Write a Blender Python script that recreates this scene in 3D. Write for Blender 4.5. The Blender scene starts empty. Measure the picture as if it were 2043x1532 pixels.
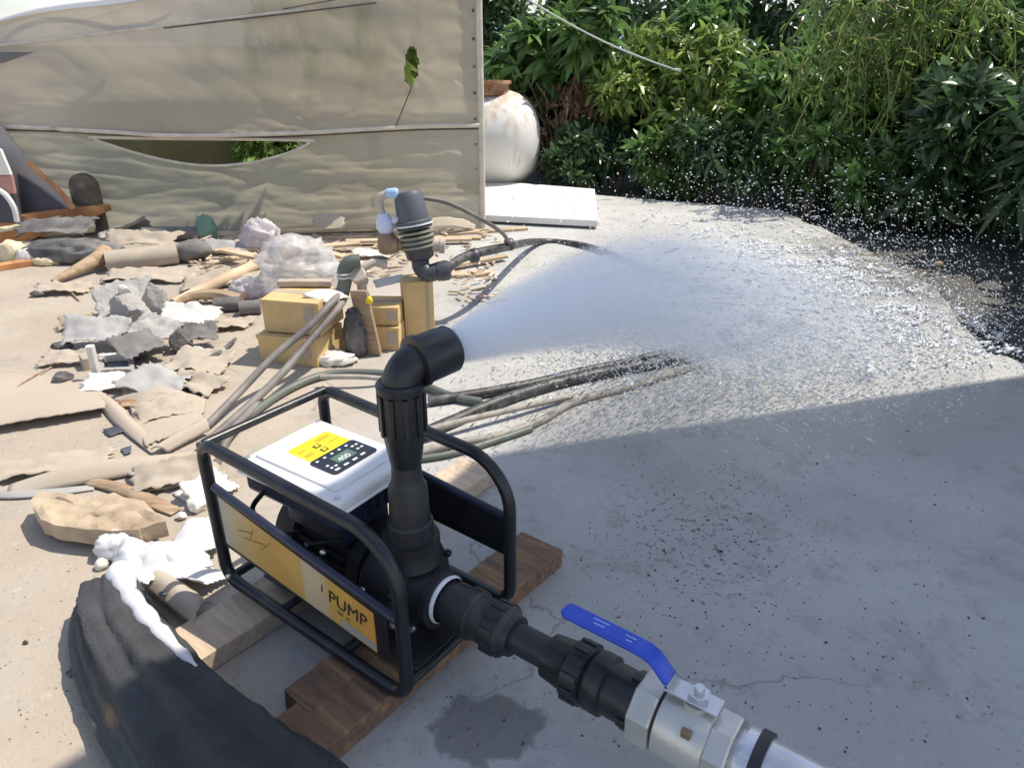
import bpy, bmesh, math, random
import numpy as np
from mathutils import Vector, Matrix, noise
R = math.radians
random.seed(7)
S = bpy.context.scene
C = S.collection

# ------------------------------------------------------------------ camera, world, sun, exposure
CAMH, FPX, TH = 1.45, 1475.0, R(25)
cd = bpy.data.cameras.new('camera'); cam = bpy.data.objects.new('camera', cd); C.objects.link(cam)
cam.location = (0, 0, CAMH); cam.rotation_euler = (R(65), 0, 0)
cd.sensor_width = 36; cd.lens = FPX / 2043 * 36; cd.clip_start = .05; cd.clip_end = 3000
S.camera = cam

SUN_AZ = (0.93, 0.37); SUN_EL = R(60)
sun_dir = Vector((SUN_AZ[0] * math.cos(SUN_EL), SUN_AZ[1] * math.cos(SUN_EL), math.sin(SUN_EL))).normalized()
W = bpy.data.worlds.new('World'); S.world = W; W.use_nodes = True
wn = W.node_tree.nodes; wl = W.node_tree.links
sky = wn.new('ShaderNodeTexSky'); sky.sky_type = 'NISHITA'; sky.sun_disc = False
sky.sun_elevation = SUN_EL; sky.sun_rotation = math.atan2(SUN_AZ[0], SUN_AZ[1])
sky.dust_density = 1.0
# scattered bright cumulus over the whole sky, thicker toward the horizon
tcw = wn.new('ShaderNodeTexCoord'); spw = wn.new('ShaderNodeSeparateXYZ'); wl.new(tcw.outputs['Generated'], spw.inputs[0])
mpw = wn.new('ShaderNodeMapping'); mpw.inputs['Scale'].default_value = (1, 1, 2.2); mpw.inputs['Location'].default_value = (.3, .1, 0); wl.new(tcw.outputs['Generated'], mpw.inputs['Vector'])
nzw = wn.new('ShaderNodeTexNoise'); nzw.inputs['Scale'].default_value = 2.6; nzw.inputs['Detail'].default_value = 8; nzw.inputs['Roughness'].default_value = .55; wl.new(mpw.outputs[0], nzw.inputs['Vector'])
hzw = wn.new('ShaderNodeMapRange'); hzw.inputs[1].default_value = 0; hzw.inputs[2].default_value = .5; hzw.inputs[3].default_value = .16; hzw.inputs[4].default_value = 0; wl.new(spw.outputs['Z'], hzw.inputs[0])
adw = wn.new('ShaderNodeMath'); adw.operation = 'ADD'; wl.new(nzw.outputs['Fac'], adw.inputs[0]); wl.new(hzw.outputs[0], adw.inputs[1])
mrw = wn.new('ShaderNodeMapRange'); mrw.interpolation_type = 'SMOOTHSTEP'; mrw.inputs[1].default_value = .52; mrw.inputs[2].default_value = .66; mrw.inputs[4].default_value = .85; wl.new(adw.outputs[0], mrw.inputs[0])
mxw = wn.new('ShaderNodeMix'); mxw.data_type = 'RGBA'; mxw.inputs['B'].default_value = (6.2, 6.4, 6.7, 1); wl.new(mrw.outputs[0], mxw.inputs['Factor']); wl.new(sky.outputs[0], mxw.inputs['A'])
wl.new(mxw.outputs['Result'], wn['Background'].inputs['Color']); wn['Background'].inputs['Strength'].default_value = .112
sd = bpy.data.lights.new('sun', 'SUN'); sd.energy = 3.5; sd.angle = R(.53); sd.color = (1, .925, .80)
sun = bpy.data.objects.new('sun', sd); C.objects.link(sun); sun.location = (4, 3, 8)
sun.rotation_euler = sun_dir.to_track_quat('Z', 'Y').to_euler()
S.view_settings.view_transform = 'Standard'; S.view_settings.look = 'None'
S.view_settings.exposure = .68; S.view_settings.gamma = 1; S.view_settings.use_curve_mapping = False
S.render.engine = 'CYCLES'
S.cycles.volume_step_rate = 1.5; S.cycles.volume_max_steps = 128
S.cycles.max_bounces = 14; S.cycles.volume_bounces = 10; S.cycles.transparent_max_bounces = 12

# ------------------------------------------------------------------ helpers
def ray(u, v):
    a = (u - 1021.5) / FPX; b = (766 - v) / FPX
    return a, math.cos(TH) + b * math.sin(TH), -math.sin(TH) + b * math.cos(TH)
def G(u, v, z=0.0):
    x, y, w = ray(u, v); t = (z - CAMH) / w
    return Vector((x * t, y * t, z))
def D(u, v, y):
    a, b, c = ray(u, v); t = y / b
    return Vector((a * t, y, CAMH + c * t))

def link(o, parent=None):
    C.objects.link(o)
    if parent is not None: o.parent = parent
    return o
def tag(o, label=None, cat=None, group=None, kind=None):
    if label: o['label'] = label
    if cat: o['category'] = cat
    if group: o['group'] = group
    if kind: o['kind'] = kind
    return o
def empty(name, loc, label, cat, group=None, rz=0.0):
    o = bpy.data.objects.new(name, None); link(o); o.location = loc; o.rotation_euler = (0, 0, rz)
    o.empty_display_size = .05
    return tag(o, label, cat, group)

class MB:
    def __init__(s): s.v = []; s.f = []
    def add(s, vs, fs):
        n = len(s.v); s.v += [tuple(p) for p in vs]; s.f += [tuple(i + n for i in f) for f in fs]; return s
    def box(s, c, size, rot=None):
        hx, hy, hz = size[0] / 2, size[1] / 2, size[2] / 2
        vs = [Vector((x, y, z)) for x in (-hx, hx) for y in (-hy, hy) for z in (-hz, hz)]
        if rot is not None: vs = [rot @ p for p in vs]
        c = Vector(c)
        return s.add([p + c for p in vs], [(0, 1, 3, 2), (4, 6, 7, 5), (0, 4, 5, 1), (2, 3, 7, 6), (0, 2, 6, 4), (1, 5, 7, 3)])
    def tube(s, pts, r, seg=10, closed=False, caps=True, squash=1.0):
        pts = [Vector(p) for p in pts]; n = len(pts)
        rs = r if isinstance(r, (list, tuple)) else [r] * n
        up = None; rings = []
        for i in range(n):
            if closed: t = pts[(i + 1) % n] - pts[i - 1]
            else: t = pts[min(i + 1, n - 1)] - pts[max(i - 1, 0)]
            t.normalize()
            if up is None: up = Vector((0, 0, 1)) if abs(t.z) < .95 else Vector((1, 0, 0))
            up = (up - t * up.dot(t)).normalized(); sd_ = t.cross(up)
            rings.append([pts[i] + (sd_ * math.cos(2 * math.pi * k / seg) + up * math.sin(2 * math.pi * k / seg) * squash) * rs[i] for k in range(seg)])
        vs = [p for rg in rings for p in rg]; fs = []
        for i in range(n if closed else n - 1):
            a = i * seg; b = ((i + 1) % n) * seg
            for k in range(seg): fs.append((a + k, a + (k + 1) % seg, b + (k + 1) % seg, b + k))
        if caps and not closed:
            fs.append(tuple(range(seg - 1, -1, -1))); fs.append(tuple((n - 1) * seg + k for k in range(seg)))
        return s.add(vs, fs)
    def lathe(s, p, d, prof, seg=24, cap0=True, cap1=True, phase=0.0):
        p = Vector(p); d = Vector(d).normalized()
        a = d.orthogonal().normalized() if abs(d.z) > .9 or abs(d.z) < 1e-6 and False else (Vector((0, 0, 1)) - d * d.z).normalized() if abs(d.z) < .9 else d.orthogonal().normalized()
        b = d.cross(a); vs = []; fs = []
        for (t, r) in prof:
            for k in range(seg):
                q = 2 * math.pi * (k + phase) / seg
                vs.append(p + d * t + (a * math.cos(q) + b * math.sin(q)) * r)
        for i in range(len(prof) - 1):
            for k in range(seg):
                fs.append((i * seg + k, i * seg + (k + 1) % seg, (i + 1) * seg + (k + 1) % seg, (i + 1) * seg + k))
        if cap0: fs.append(tuple(range(seg - 1, -1, -1)))
        if cap1: fs.append(tuple((len(prof) - 1) * seg + k for k in range(seg)))
        return s.add(vs, fs)
    def prism(s, poly, z0, z1, M=None):
        n = len(poly)
        vs = [Vector((x, y, z0)) for x, y in poly] + [Vector((x, y, z1)) for x, y in poly]
        if M is not None: vs = [M @ p for p in vs]
        return s.add(vs, [tuple(range(n - 1, -1, -1)), tuple(range(n, 2 * n))] + [(i, (i + 1) % n, n + (i + 1) % n, n + i) for i in range(n)])
    def grid(s, fn, nu, nv, keep=None):
        vs = [fn(i / nu, j / nv) for j in range(nv + 1) for i in range(nu + 1)]; fs = []
        for j in range(nv):
            for i in range(nu):
                if keep is None or keep((i + .5) / nu, (j + .5) / nv):
                    a = j * (nu + 1) + i; fs.append((a, a + 1, a + nu + 2, a + nu + 1))
        return s.add(vs, fs)
    def build(s, name, mat, parent=None, smooth=40, bevel=0, solid=0, segs=2, recalc=True):
        me = bpy.data.meshes.new(name); me.from_pydata(s.v, [], s.f)
        if recalc:
            bm = bmesh.new(); bm.from_mesh(me)
            loose = [v for v in bm.verts if not v.link_faces]
            if loose: bmesh.ops.delete(bm, geom=loose, context='VERTS')
            bmesh.ops.recalc_face_normals(bm, faces=bm.faces); bm.to_mesh(me); bm.free()
        me.materials.append(mat)
        if smooth:
            me.polygons.foreach_set('use_smooth', [True] * len(me.polygons)); me.set_sharp_from_angle(angle=R(smooth))
        o = bpy.data.objects.new(name, me); link(o, parent)
        if solid:
            m = o.modifiers.new('solid', 'SOLIDIFY'); m.thickness = solid; m.offset = 0
        if bevel:
            m = o.modifiers.new('bevel', 'BEVEL'); m.width = bevel; m.segments = segs; m.limit_method = 'ANGLE'; m.angle_limit = R(50)
        return o

def catmull(pts, n=8):
    pts = [Vector(p) for p in pts]; out = []
    P = [pts[0] * 2 - pts[1]] + pts + [pts[-1] * 2 - pts[-2]]
    for i in range(1, len(P) - 2):
        a, b, c, d = P[i - 1:i + 3]
        for k in range(n):
            t = k / n
            out.append(.5 * ((2 * b) + (c - a) * t + (2 * a - 5 * b + 4 * c - d) * t * t + (3 * b - a - 3 * c + d) * t ** 3))
    out.append(pts[-1]); return out

# ------------------------------------------------------------------ materials
def nt(name):
    m = bpy.data.materials.new(name); m.use_nodes = True
    return m, m.node_tree.nodes, m.node_tree.links, m.node_tree.nodes['Principled BSDF']
def mat(name, col, rough=.6, metal=0.0, var=.2, scale=6.0, bump=.15, bscale=60.0, col2=None, mix=(.45, .65), mscale=3.0,
        spec=.5, stretch=None, island=0.0, coat=0.0):
    m, n, l, b = nt(name)
    tc = n.new('ShaderNodeTexCoord'); src = tc.outputs['Object']
    if stretch:
        mp = n.new('ShaderNodeMapping'); mp.inputs['Scale'].default_value = stretch; l.new(src, mp.inputs['Vector']); src = mp.outputs[0]
    nz = n.new('ShaderNodeTexNoise'); nz.inputs['Scale'].default_value = scale; nz.inputs['Detail'].default_value = 6; l.new(src, nz.inputs['Vector'])
    rp = n.new('ShaderNodeMapRange'); rp.inputs[1].default_value = .3; rp.inputs[2].default_value = .7
    rp.inputs[3].default_value = 1 - var; rp.inputs[4].default_value = 1 + var; l.new(nz.outputs['Fac'], rp.inputs[0])
    base = n.new('ShaderNodeMix'); base.data_type = 'RGBA'
    base.inputs['A'].default_value = (*col, 1); base.inputs['B'].default_value = (*(col2 or col), 1)
    n2 = n.new('ShaderNodeTexNoise'); n2.inputs['Scale'].default_value = mscale; n2.inputs['Detail'].default_value = 5; l.new(src, n2.inputs['Vector'])
    r2 = n.new('ShaderNodeMapRange'); r2.inputs[1].default_value = mix[0]; r2.inputs[2].default_value = mix[1]; l.new(n2.outputs['Fac'], r2.inputs[0])
    l.new(r2.outputs[0], base.inputs['Factor'])
    mul = n.new('ShaderNodeVectorMath'); mul.operation = 'SCALE'; l.new(base.outputs['Result'], mul.inputs[0]); l.new(rp.outputs[0], mul.inputs['Scale'])
    out = mul.outputs[0]
    if island:
        ge = n.new('ShaderNodeNewGeometry'); ri = n.new('ShaderNodeMapRange'); ri.inputs[3].default_value = 1 - island; ri.inputs[4].default_value = 1 + island
        l.new(ge.outputs['Random Per Island'], ri.inputs[0]); m2 = n.new('ShaderNodeVectorMath'); m2.operation = 'SCALE'
        l.new(out, m2.inputs[0]); l.new(ri.outputs[0], m2.inputs['Scale']); out = m2.outputs[0]
    l.new(out, b.inputs['Base Color'])
    b.inputs['Roughness'].default_value = rough; b.inputs['Metallic'].default_value = metal; b.inputs['Specular IOR Level'].default_value = spec
    if coat: b.inputs['Coat Weight'].default_value = coat
    if bump:
        nb = n.new('ShaderNodeTexNoise'); nb.inputs['Scale'].default_value = bscale; nb.inputs['Detail'].default_value = 4; l.new(src, nb.inputs['Vector'])
        bp = n.new('ShaderNodeBump'); bp.inputs['Strength'].default_value = bump; bp.inputs['Distance'].default_value = .01
        l.new(nb.outputs['Fac'], bp.inputs['Height']); l.new(bp.outputs[0], b.inputs['Normal'])
    return m
def thin_mat(name, col, trans=.5, rough=.5, var=.12, scale=5, alpha=1.0, col2=None, island=0.0, bump=.2, bscale=30, mscale=1.2, spec=.4):
    m = mat(name, col, rough, 0, var, scale, bump, bscale, col2, (.4, .65), mscale, spec, island=island)
    n, l = m.node_tree.nodes, m.node_tree.links; b = n['Principled BSDF']; out = n['Material Output']
    src = b.inputs['Base Color'].links[0].from_socket
    tr = n.new('ShaderNodeBsdfTranslucent'); l.new(src, tr.inputs['Color'])
    mx = n.new('ShaderNodeMixShader'); mx.inputs[0].default_value = trans
    l.new(b.outputs[0], mx.inputs[1]); l.new(tr.outputs[0], mx.inputs[2]); res = mx.outputs[0]
    if alpha < 1:
        tp = n.new('ShaderNodeBsdfTransparent'); m3 = n.new('ShaderNodeMixShader'); m3.inputs[0].default_value = alpha
        l.new(tp.outputs[0], m3.inputs[1]); l.new(res, m3.inputs[2]); res = m3.outputs[0]
    l.new(res, out.inputs['Surface']); return m

# concrete with sandy drift on the left, wetness under the water, leak stain by the pump and splash specks
def concrete_mat():
    m, n, l, b = nt('concrete')
    tc = n.new('ShaderNodeTexCoord'); P = tc.outputs['Object']
    def nz(sc, det=6, rough=.55):
        t = n.new('ShaderNodeTexNoise'); t.inputs['Scale'].default_value = sc; t.inputs['Detail'].default_value = det; t.inputs['Roughness'].default_value = rough
        l.new(P, t.inputs['Vector']); return t.outputs['Fac']
    def mr(x, a, bb, c=0, d=1):
        t = n.new('ShaderNodeMapRange'); t.interpolation_type = 'SMOOTHSTEP'
        for i, q in zip((1, 2, 3, 4), (a, bb, c, d)): t.inputs[i].default_value = q
        l.new(x, t.inputs[0]); return t.outputs[0]
    def ma(op, x, y):
        t = n.new('ShaderNodeMath'); t.operation = op
        for i, q in enumerate((x, y)):
            if isinstance(q, (int, float)): t.inputs[i].default_value = q
            else: l.new(q, t.inputs[i])
        return t.outputs[0]
    def mixc(f, a, c):
        t = n.new('ShaderNodeMix'); t.data_type = 'RGBA'; l.new(f, t.inputs['Factor'])
        for k, q in (('A', a), ('B', c)):
            if isinstance(q, tuple): t.inputs[k].default_value = (*q, 1)
            else: l.new(q, t.inputs[k])
        return t.outputs['Result']
    def dist(c, sx=1, sy=1):
        mp = n.new('ShaderNodeMapping'); mp.inputs['Location'].default_value = (-c[0] * sx, -c[1] * sy, 0); mp.inputs['Scale'].default_value = (sx, sy, 0)
        l.new(P, mp.inputs['Vector']); t = n.new('ShaderNodeVectorMath'); t.operation = 'LENGTH'; l.new(mp.outputs[0], t.inputs[0]); return t.outputs['Value']
    sp = n.new('ShaderNodeSeparateXYZ'); l.new(P, sp.inputs[0])
    base = mixc(mr(nz(1.3), .35, .65), (.385, .382, .372), (.47, .466, .45))
    sandf = mr(ma('ADD', ma('MULTIPLY', sp.outputs['X'], -1), ma('MULTIPLY', nz(1.0), .9)), .55, 1.5)
    base = mixc(sandf, base, mixc(mr(nz(2.2), .35, .65), (.375, .315, .25), (.43, .37, .30)))
    base = mixc(mr(nz(7), .56, .72, 0, .45), base, (.27, .25, .225))
    base = mixc(mr(nz(45, 3), .58, .75, 0, .5), base, (.22, .21, .195))
    base = mixc(mr(nz(120, 2), .6, .8, 0, .6), base, (.5, .47, .42))
    base = mixc(mr(nz(.55, 8, .7), .5, .62, 0, .35), base, (.27, .265, .25))
    base = mixc(mr(nz(3.1, 8, .75), .55, .6, 0, .28), base, (.24, .225, .2))
    base = mixc(mr(nz(17, 5, .7), .6, .66, 0, .35), base, (.52, .5, .46))
    vo = n.new('ShaderNodeTexVoronoi'); vo.feature = 'DISTANCE_TO_EDGE'; vo.inputs['Scale'].default_value = .42
    wv = n.new('ShaderNodeVectorMath'); wv.operation = 'ADD'; n3 = n.new('ShaderNodeTexNoise'); n3.inputs['Scale'].default_value = 4; n3.inputs['Detail'].default_value = 6; l.new(P, n3.inputs['Vector'])
    sc_ = n.new('ShaderNodeVectorMath'); sc_.operation = 'SCALE'; sc_.inputs['Scale'].default_value = .35; l.new(n3.outputs['Color'], sc_.inputs[0]); l.new(P, wv.inputs[0]); l.new(sc_.outputs[0], wv.inputs[1]); l.new(wv.outputs[0], vo.inputs['Vector'])
    base = mixc(ma('MULTIPLY', mr(vo.outputs['Distance'], 0, .0032, .5, 0), mr(nz(.9), .42, .55)), base, (.12, .115, .105))
    # dark grit splash in front of the pump
    grit = ma('MULTIPLY', mr(nz(38, 4, .6), .57, .64), mr(ma('ADD', dist((.62, 1.95), 1, 1.1), ma('MULTIPLY', nz(3), .5)), .3, .75, 1, 0))
    base = mixc(ma('MULTIPLY', grit, .75), base, (.1, .085, .07))
    leak = mr(ma('ADD', dist((-.06, 1.22), 1, 1.3), ma('MULTIPLY', nz(14, 3), .16)), .19, .225, 1, 0)
    base = mixc(ma('MULTIPLY', leak, .8), base, (.17, .165, .155))
    wet = mr(ma('ADD', dist((1.7, 4.0), .62, .62), ma('MULTIPLY', nz(2.4), .7)), .95, 1.45, 1, 0)
    base = mixc(ma('MULTIPLY', wet, .15), base, (.22, .215, .205))
    mud = ma('MULTIPLY', mr(ma('ADD', dist((2.62, 5.1), 1, .55), ma('MULTIPLY', nz(6), .5)), .5, .85, 1, 0), mr(nz(9, 5), .3, .55))
    base = mixc(ma('MULTIPLY', mud, .85), base, (.07, .06, .048))
    l.new(base, b.inputs['Base Color'])
    rg = ma('SUBTRACT', .85, ma('MULTIPLY', ma('MAXIMUM', wet, ma('MULTIPLY', leak, .5)), .42)); l.new(rg, b.inputs['Roughness'])
    bp = n.new('ShaderNodeBump'); bp.inputs['Strength'].default_value = .35; bp.inputs['Distance'].default_value = .012
    l.new(ma('ADD', nz(26, 6), ma('MULTIPLY', nz(140, 3), .5)), bp.inputs['Height']); l.new(bp.outputs[0], b.inputs['Normal'])
    return m

M = {}
M['concrete'] = concrete_mat()
M['soil'] = mat('soil', (.046, .043, .038), .7, 0, .4, 5, .8, 25, (.065, .06, .052))
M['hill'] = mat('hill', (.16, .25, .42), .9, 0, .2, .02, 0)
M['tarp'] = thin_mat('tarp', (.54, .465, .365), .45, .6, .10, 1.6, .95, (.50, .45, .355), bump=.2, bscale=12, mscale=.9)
def plant_shade(m):  # shadows of plants behind the tarp, painted into its colour as green smudges
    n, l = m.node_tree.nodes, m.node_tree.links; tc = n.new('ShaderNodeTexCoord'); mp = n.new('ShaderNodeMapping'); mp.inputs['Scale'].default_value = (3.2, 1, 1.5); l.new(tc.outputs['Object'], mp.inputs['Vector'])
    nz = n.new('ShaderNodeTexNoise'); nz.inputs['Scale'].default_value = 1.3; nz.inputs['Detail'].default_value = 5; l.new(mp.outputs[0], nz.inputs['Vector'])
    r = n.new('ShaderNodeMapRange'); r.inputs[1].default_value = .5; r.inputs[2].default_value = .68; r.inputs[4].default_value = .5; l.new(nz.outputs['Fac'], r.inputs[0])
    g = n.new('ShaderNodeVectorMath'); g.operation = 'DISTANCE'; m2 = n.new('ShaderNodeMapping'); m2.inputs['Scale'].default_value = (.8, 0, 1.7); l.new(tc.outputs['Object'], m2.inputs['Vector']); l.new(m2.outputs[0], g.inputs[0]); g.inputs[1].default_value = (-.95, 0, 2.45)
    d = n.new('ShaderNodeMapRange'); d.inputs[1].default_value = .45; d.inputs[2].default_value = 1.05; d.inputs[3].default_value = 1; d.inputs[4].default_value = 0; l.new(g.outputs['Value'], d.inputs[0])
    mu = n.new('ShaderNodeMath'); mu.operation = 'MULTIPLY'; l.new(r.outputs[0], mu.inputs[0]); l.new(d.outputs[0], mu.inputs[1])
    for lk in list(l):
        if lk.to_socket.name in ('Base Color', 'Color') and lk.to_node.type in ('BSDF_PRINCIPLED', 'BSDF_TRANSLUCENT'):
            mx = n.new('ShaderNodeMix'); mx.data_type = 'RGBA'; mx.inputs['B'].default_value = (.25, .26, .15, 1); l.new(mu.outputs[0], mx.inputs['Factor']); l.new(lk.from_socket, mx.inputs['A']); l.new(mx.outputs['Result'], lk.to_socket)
plant_shade(M['tarp'])
M['skirt'] = thin_mat('tarp_skirt', (.50, .46, .36), .45, .6, .12, 1.6, .9, (.42, .42, .34), bump=.25, bscale=12, mscale=.9)
M['tarp_hem'] = mat('tarp_hem', (.60, .55, .46), .7, 0, .15, 10, .3, 40)
M['rope_dark'] = mat('rope_dark', (.10, .09, .08), .8, 0, .2, 20, .2, 80)
M['flap'] = mat('flap', (.16, .16, .165), .8, 0, .2, 8)
M['tankw'] = mat('tank_white', (.70, .69, .66), .6, 0, .06, 3, .04, 20, (.70, .66, .58), (.55, .75), 2.2)
M['rust'] = mat('rust', (.30, .13, .06), .8, 0, .4, 14, .5, 50, (.48, .34, .22), (.4, .6), 9)
M['whiteboard'] = mat('white_board', (.74, .72, .68), .6, 0, .08, 6, .15, 40, (.55, .5, .44), (.62, .75), 12)
M['brown'] = mat('dead_leaf', (.24, .13, .07), .8, 0, .3, 5, .1, 40, (.36, .24, .14), island=.4)
M['bark'] = mat('bark', (.10, .075, .05), .9, 0, .35, 14, .6, 40)
M['black'] = mat('black_paint', (.015, .016, .021), .34, 0, .25, 20, .06, 60, (.045, .042, .038), (.56, .72), 9, spec=.5)
M['castiron'] = mat('cast_iron', (.017, .017, .02), .55, 0, .3, 20, .25, 120, (.05, .045, .04), (.58, .75), 11)
M['navy'] = mat('navy', (.018, .022, .05), .4, 0, .15, 12, .04, 60)
M['plasticblk'] = mat('black_plastic', (.016, .017, .02), .36, 0, .15, 20, .08, 120)
M['pipegrey'] = mat('dark_pipe', (.024, .025, .029), .45, 0, .2, 16, .06, 70, (.06, .057, .052), (.56, .75), 14)
M['whitep'] = mat('white_plastic', (.80, .80, .81), .35, 0, .03, 5, .02, 60)
M['yellow'] = mat('yellow_label', (.80, .62, .02), .5, 0, .05, 6, 0)
M['panelblk'] = mat('panel_black', (.02, .022, .03), .25, 0, .1, 8, 0)
M['lcd'] = mat('lcd', (.10, .16, .13), .2, 0, .1, 8, 0)
M['ink'] = mat('ink', (.03, .025, .02), .6, 0, .1, 8, 0)
M['inkbrown'] = mat('ink_faded', (.30, .17, .05), .6, 0, .2, 30, 0)
M['print'] = mat('print_white', (.75, .75, .75), .6, 0, .05, 8, 0)
M['tape'] = mat('thread_tape', (.78, .79, .82), .6, 0, .05, 30, .2, 90)
M['steel'] = mat('galvanised', (.62, .63, .66), .32, .75, .12, 14, .06, 80)
M['valve'] = mat('plated_brass', (.60, .585, .54), .36, .55, .14, 9, .12, 60, (.45, .42, .36), (.5, .75), 7)
M['blue'] = mat('blue_sleeve', (.02, .075, .55), .34, 0, .1, 14, .06, 60)
M['bluelight'] = mat('blue_light_print', (.25, .36, .80), .5, 0, .05, 14, 0)
M['bolt'] = mat('bolt', (.7, .7, .7), .3, .8, .05, 14, 0)
M['wood'] = mat('weathered_wood', (.40, .29, .19), .75, 0, .22, 10, .3, 50, (.30, .2, .12), (.45, .65), 4, stretch=(1, 7, 7))
M['woodred'] = mat('red_brown_wood', (.20, .115, .075), .75, 0, .3, 10, .35, 50, (.30, .17, .09), (.45, .65), 4, stretch=(7, 1, 7))
M['woodpale'] = mat('pale_wood', (.56, .44, .32), .75, 0, .16, 10, .25, 50, (.47, .35, .25), (.45, .65), 4, stretch=(7, 1, 7))
M['slat'] = mat('slat_wood', (.54, .42, .29), .8, 0, .25, 6, .3, 30, (.40, .30, .2), (.45, .65), 3)
M['orange'] = mat('orange_timber', (.58, .27, .10), .6, 0, .2, 7, .25, 40, (.30, .13, .05), (.45, .65), 3)
M['cream'] = mat('cream', (.70, .60, .40), .8, 0, .15, 16, .5, 40)
M['card'] = mat('cardboard', (.62, .44, .20), .8, 0, .12, 9, .12, 60, (.52, .37, .19), (.45, .7), 3)
M['cardshade'] = mat('grey_cardboard', (.40, .34, .27), .85, 0, .12, 8, .15, 50)
M['sheet'] = mat('sand_sheet', (.44, .375, .30), .85, 0, .08, 4, .12, 60, (.39, .33, .26), (.4, .65), 2)
M['paper'] = mat('paper', (.66, .63, .58), .8, 0, .1, 6, .2, 40)
M['concl'] = mat('concrete_lump', (.42, .40, .37), .9, 0, .2, 12, .8, 45, (.30, .29, .28), (.45, .65), 8)
M['darklump'] = mat('dark_stone', (.09, .085, .09), .8, 0, .3, 16, .6, 60, (.16, .14, .13), (.45, .65), 9)
M['slab'] = mat('sandstone', (.47, .37, .26), .9, 0, .22, 10, .9, 30, (.36, .27, .19), (.45, .62), 7)
M['bag'] = thin_mat('thin_plastic', (.80, .80, .82), .5, .2, .06, 8, .5, bump=.5, bscale=25, spec=.8)
M['bagpink'] = thin_mat('pale_bag', (.72, .68, .70), .4, .4, .08, 8, .95, bump=.3, bscale=25)
M['whitesheet'] = thin_mat('white_sheet', (.78, .78, .78), .2, .5, .04, 4, 1, bump=.12, bscale=12)
M['roll'] = mat('dark_fabric', (.052, .052, .055), .85, 0, .3, 9, .5, 130, (.036, .04, .044), (.4, .65), 2.2)
M['rollin'] = mat('olive_fabric', (.085, .09, .085), .85, 0, .2, 5, .3, 120, (.065, .072, .072), (.4, .65), 2.2)
M['patch'] = mat('tan_patch', (.30, .19, .10), .85, 0, .25, 14, .3, 100)
M['rubber'] = mat('dark_rubber', (.11, .105, .105), .7, 0, .3, 9, .6, 26, (.17, .16, .155), (.4, .65), 6)
M['greyblock'] = mat('grey_block', (.17, .16, .155), .85, 0, .2, 9, .3, 50)
M['greyfab'] = mat('grey_fabric', (.36, .35, .34), .85, 0, .15, 9, .3, 50)
M['green'] = mat('green_fabric', (.16, .28, .22), .8, 0, .15, 9, .3, 50)
M['pink'] = mat('pinkish_paint', (.42, .22, .18), .6, 0, .12, 6, .1, 50)
M['panelgrey'] = mat('panel_grey', (.38, .35, .33), .6, 0, .12, 5, .1, 30)
M['darkpanel'] = mat('dark_panel', (.06, .062, .08), .6, 0, .2, 5, .1, 30)
M['postbrown'] = mat('post_brown', (.10, .08, .065), .55, 0, .45, 12, .3, 40, (.22, .18, .15), (.55, .72), 9)
M['filt'] = mat('filter_grey', (.10, .105, .125), .45, 0, .12, 9, .05, 70)
M['filtdark'] = mat('filter_dark', (.055, .057, .065), .45, 0, .15, 9, .05, 70)
M['olive'] = mat('olive_ring', (.27, .255, .19), .55, 0, .15, 9, .1, 70)
M['brass'] = mat('old_brass', (.30, .205, .13), .5, .35, .2, 14, .2, 70)
M['tan'] = mat('tan_plastic', (.46, .40, .34), .55, 0, .12, 9, .1, 70)
M['palevalve'] = mat('pale_blue_plastic', (.58, .64, .82), .4, 0, .06, 9, .03, 70)
M['capblue'] = mat('light_blue_cap', (.36, .56, .80), .4, 0, .06, 9, .03, 70)
M['hose'] = mat('grey_hose', (.15, .13, .125), .6, 0, .2, 12, .1, 70, (.22, .2, .18), (.45, .65), 5)
M['hoseblk'] = mat('black_hose', (.04, .04, .043), .5, 0, .3, 30, .15, 90, (.12, .115, .11), (.5, .65), 22)
M['hosepale'] = mat('pale_hose', (.33, .30, .26), .7, 0, .2, 12, .1, 70)
M['greenpipe'] = mat('dull_green_plastic', (.12, .135, .115), .5, 0, .15, 9, .05, 70)
M['cable'] = mat('pale_cable', (.45, .48, .45), .6, 0, .1, 10, 0)
M['roof'] = mat('roof_sheet', (.35, .36, .37), .5, .4, .1, 4, .1, 30)
M['litter'] = mat('litter', (.09, .07, .055), .85, 0, .3, 20, 0, island=.6)
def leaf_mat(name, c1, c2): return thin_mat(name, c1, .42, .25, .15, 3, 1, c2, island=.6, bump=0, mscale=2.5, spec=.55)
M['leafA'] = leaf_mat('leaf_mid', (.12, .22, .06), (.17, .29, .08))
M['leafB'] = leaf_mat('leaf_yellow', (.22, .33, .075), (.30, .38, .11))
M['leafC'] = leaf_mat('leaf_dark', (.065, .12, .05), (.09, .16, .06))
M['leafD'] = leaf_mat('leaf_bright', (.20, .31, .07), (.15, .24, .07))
M['stemy'] = thin_mat('yellow_stem', (.42, .40, .14), .25, .6, .2, 6, 1, (.22, .24, .08), island=.3, bump=0)
def water_mat():
    m, n, l, b = nt('water_drop'); b.inputs['Base Color'].default_value = (.90, .92, .95, 1); b.inputs['Roughness'].default_value = .12
    b.inputs['IOR'].default_value = 1.33; b.inputs['Transmission Weight'].default_value = .12; return m
M['drop'] = water_mat()

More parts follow.
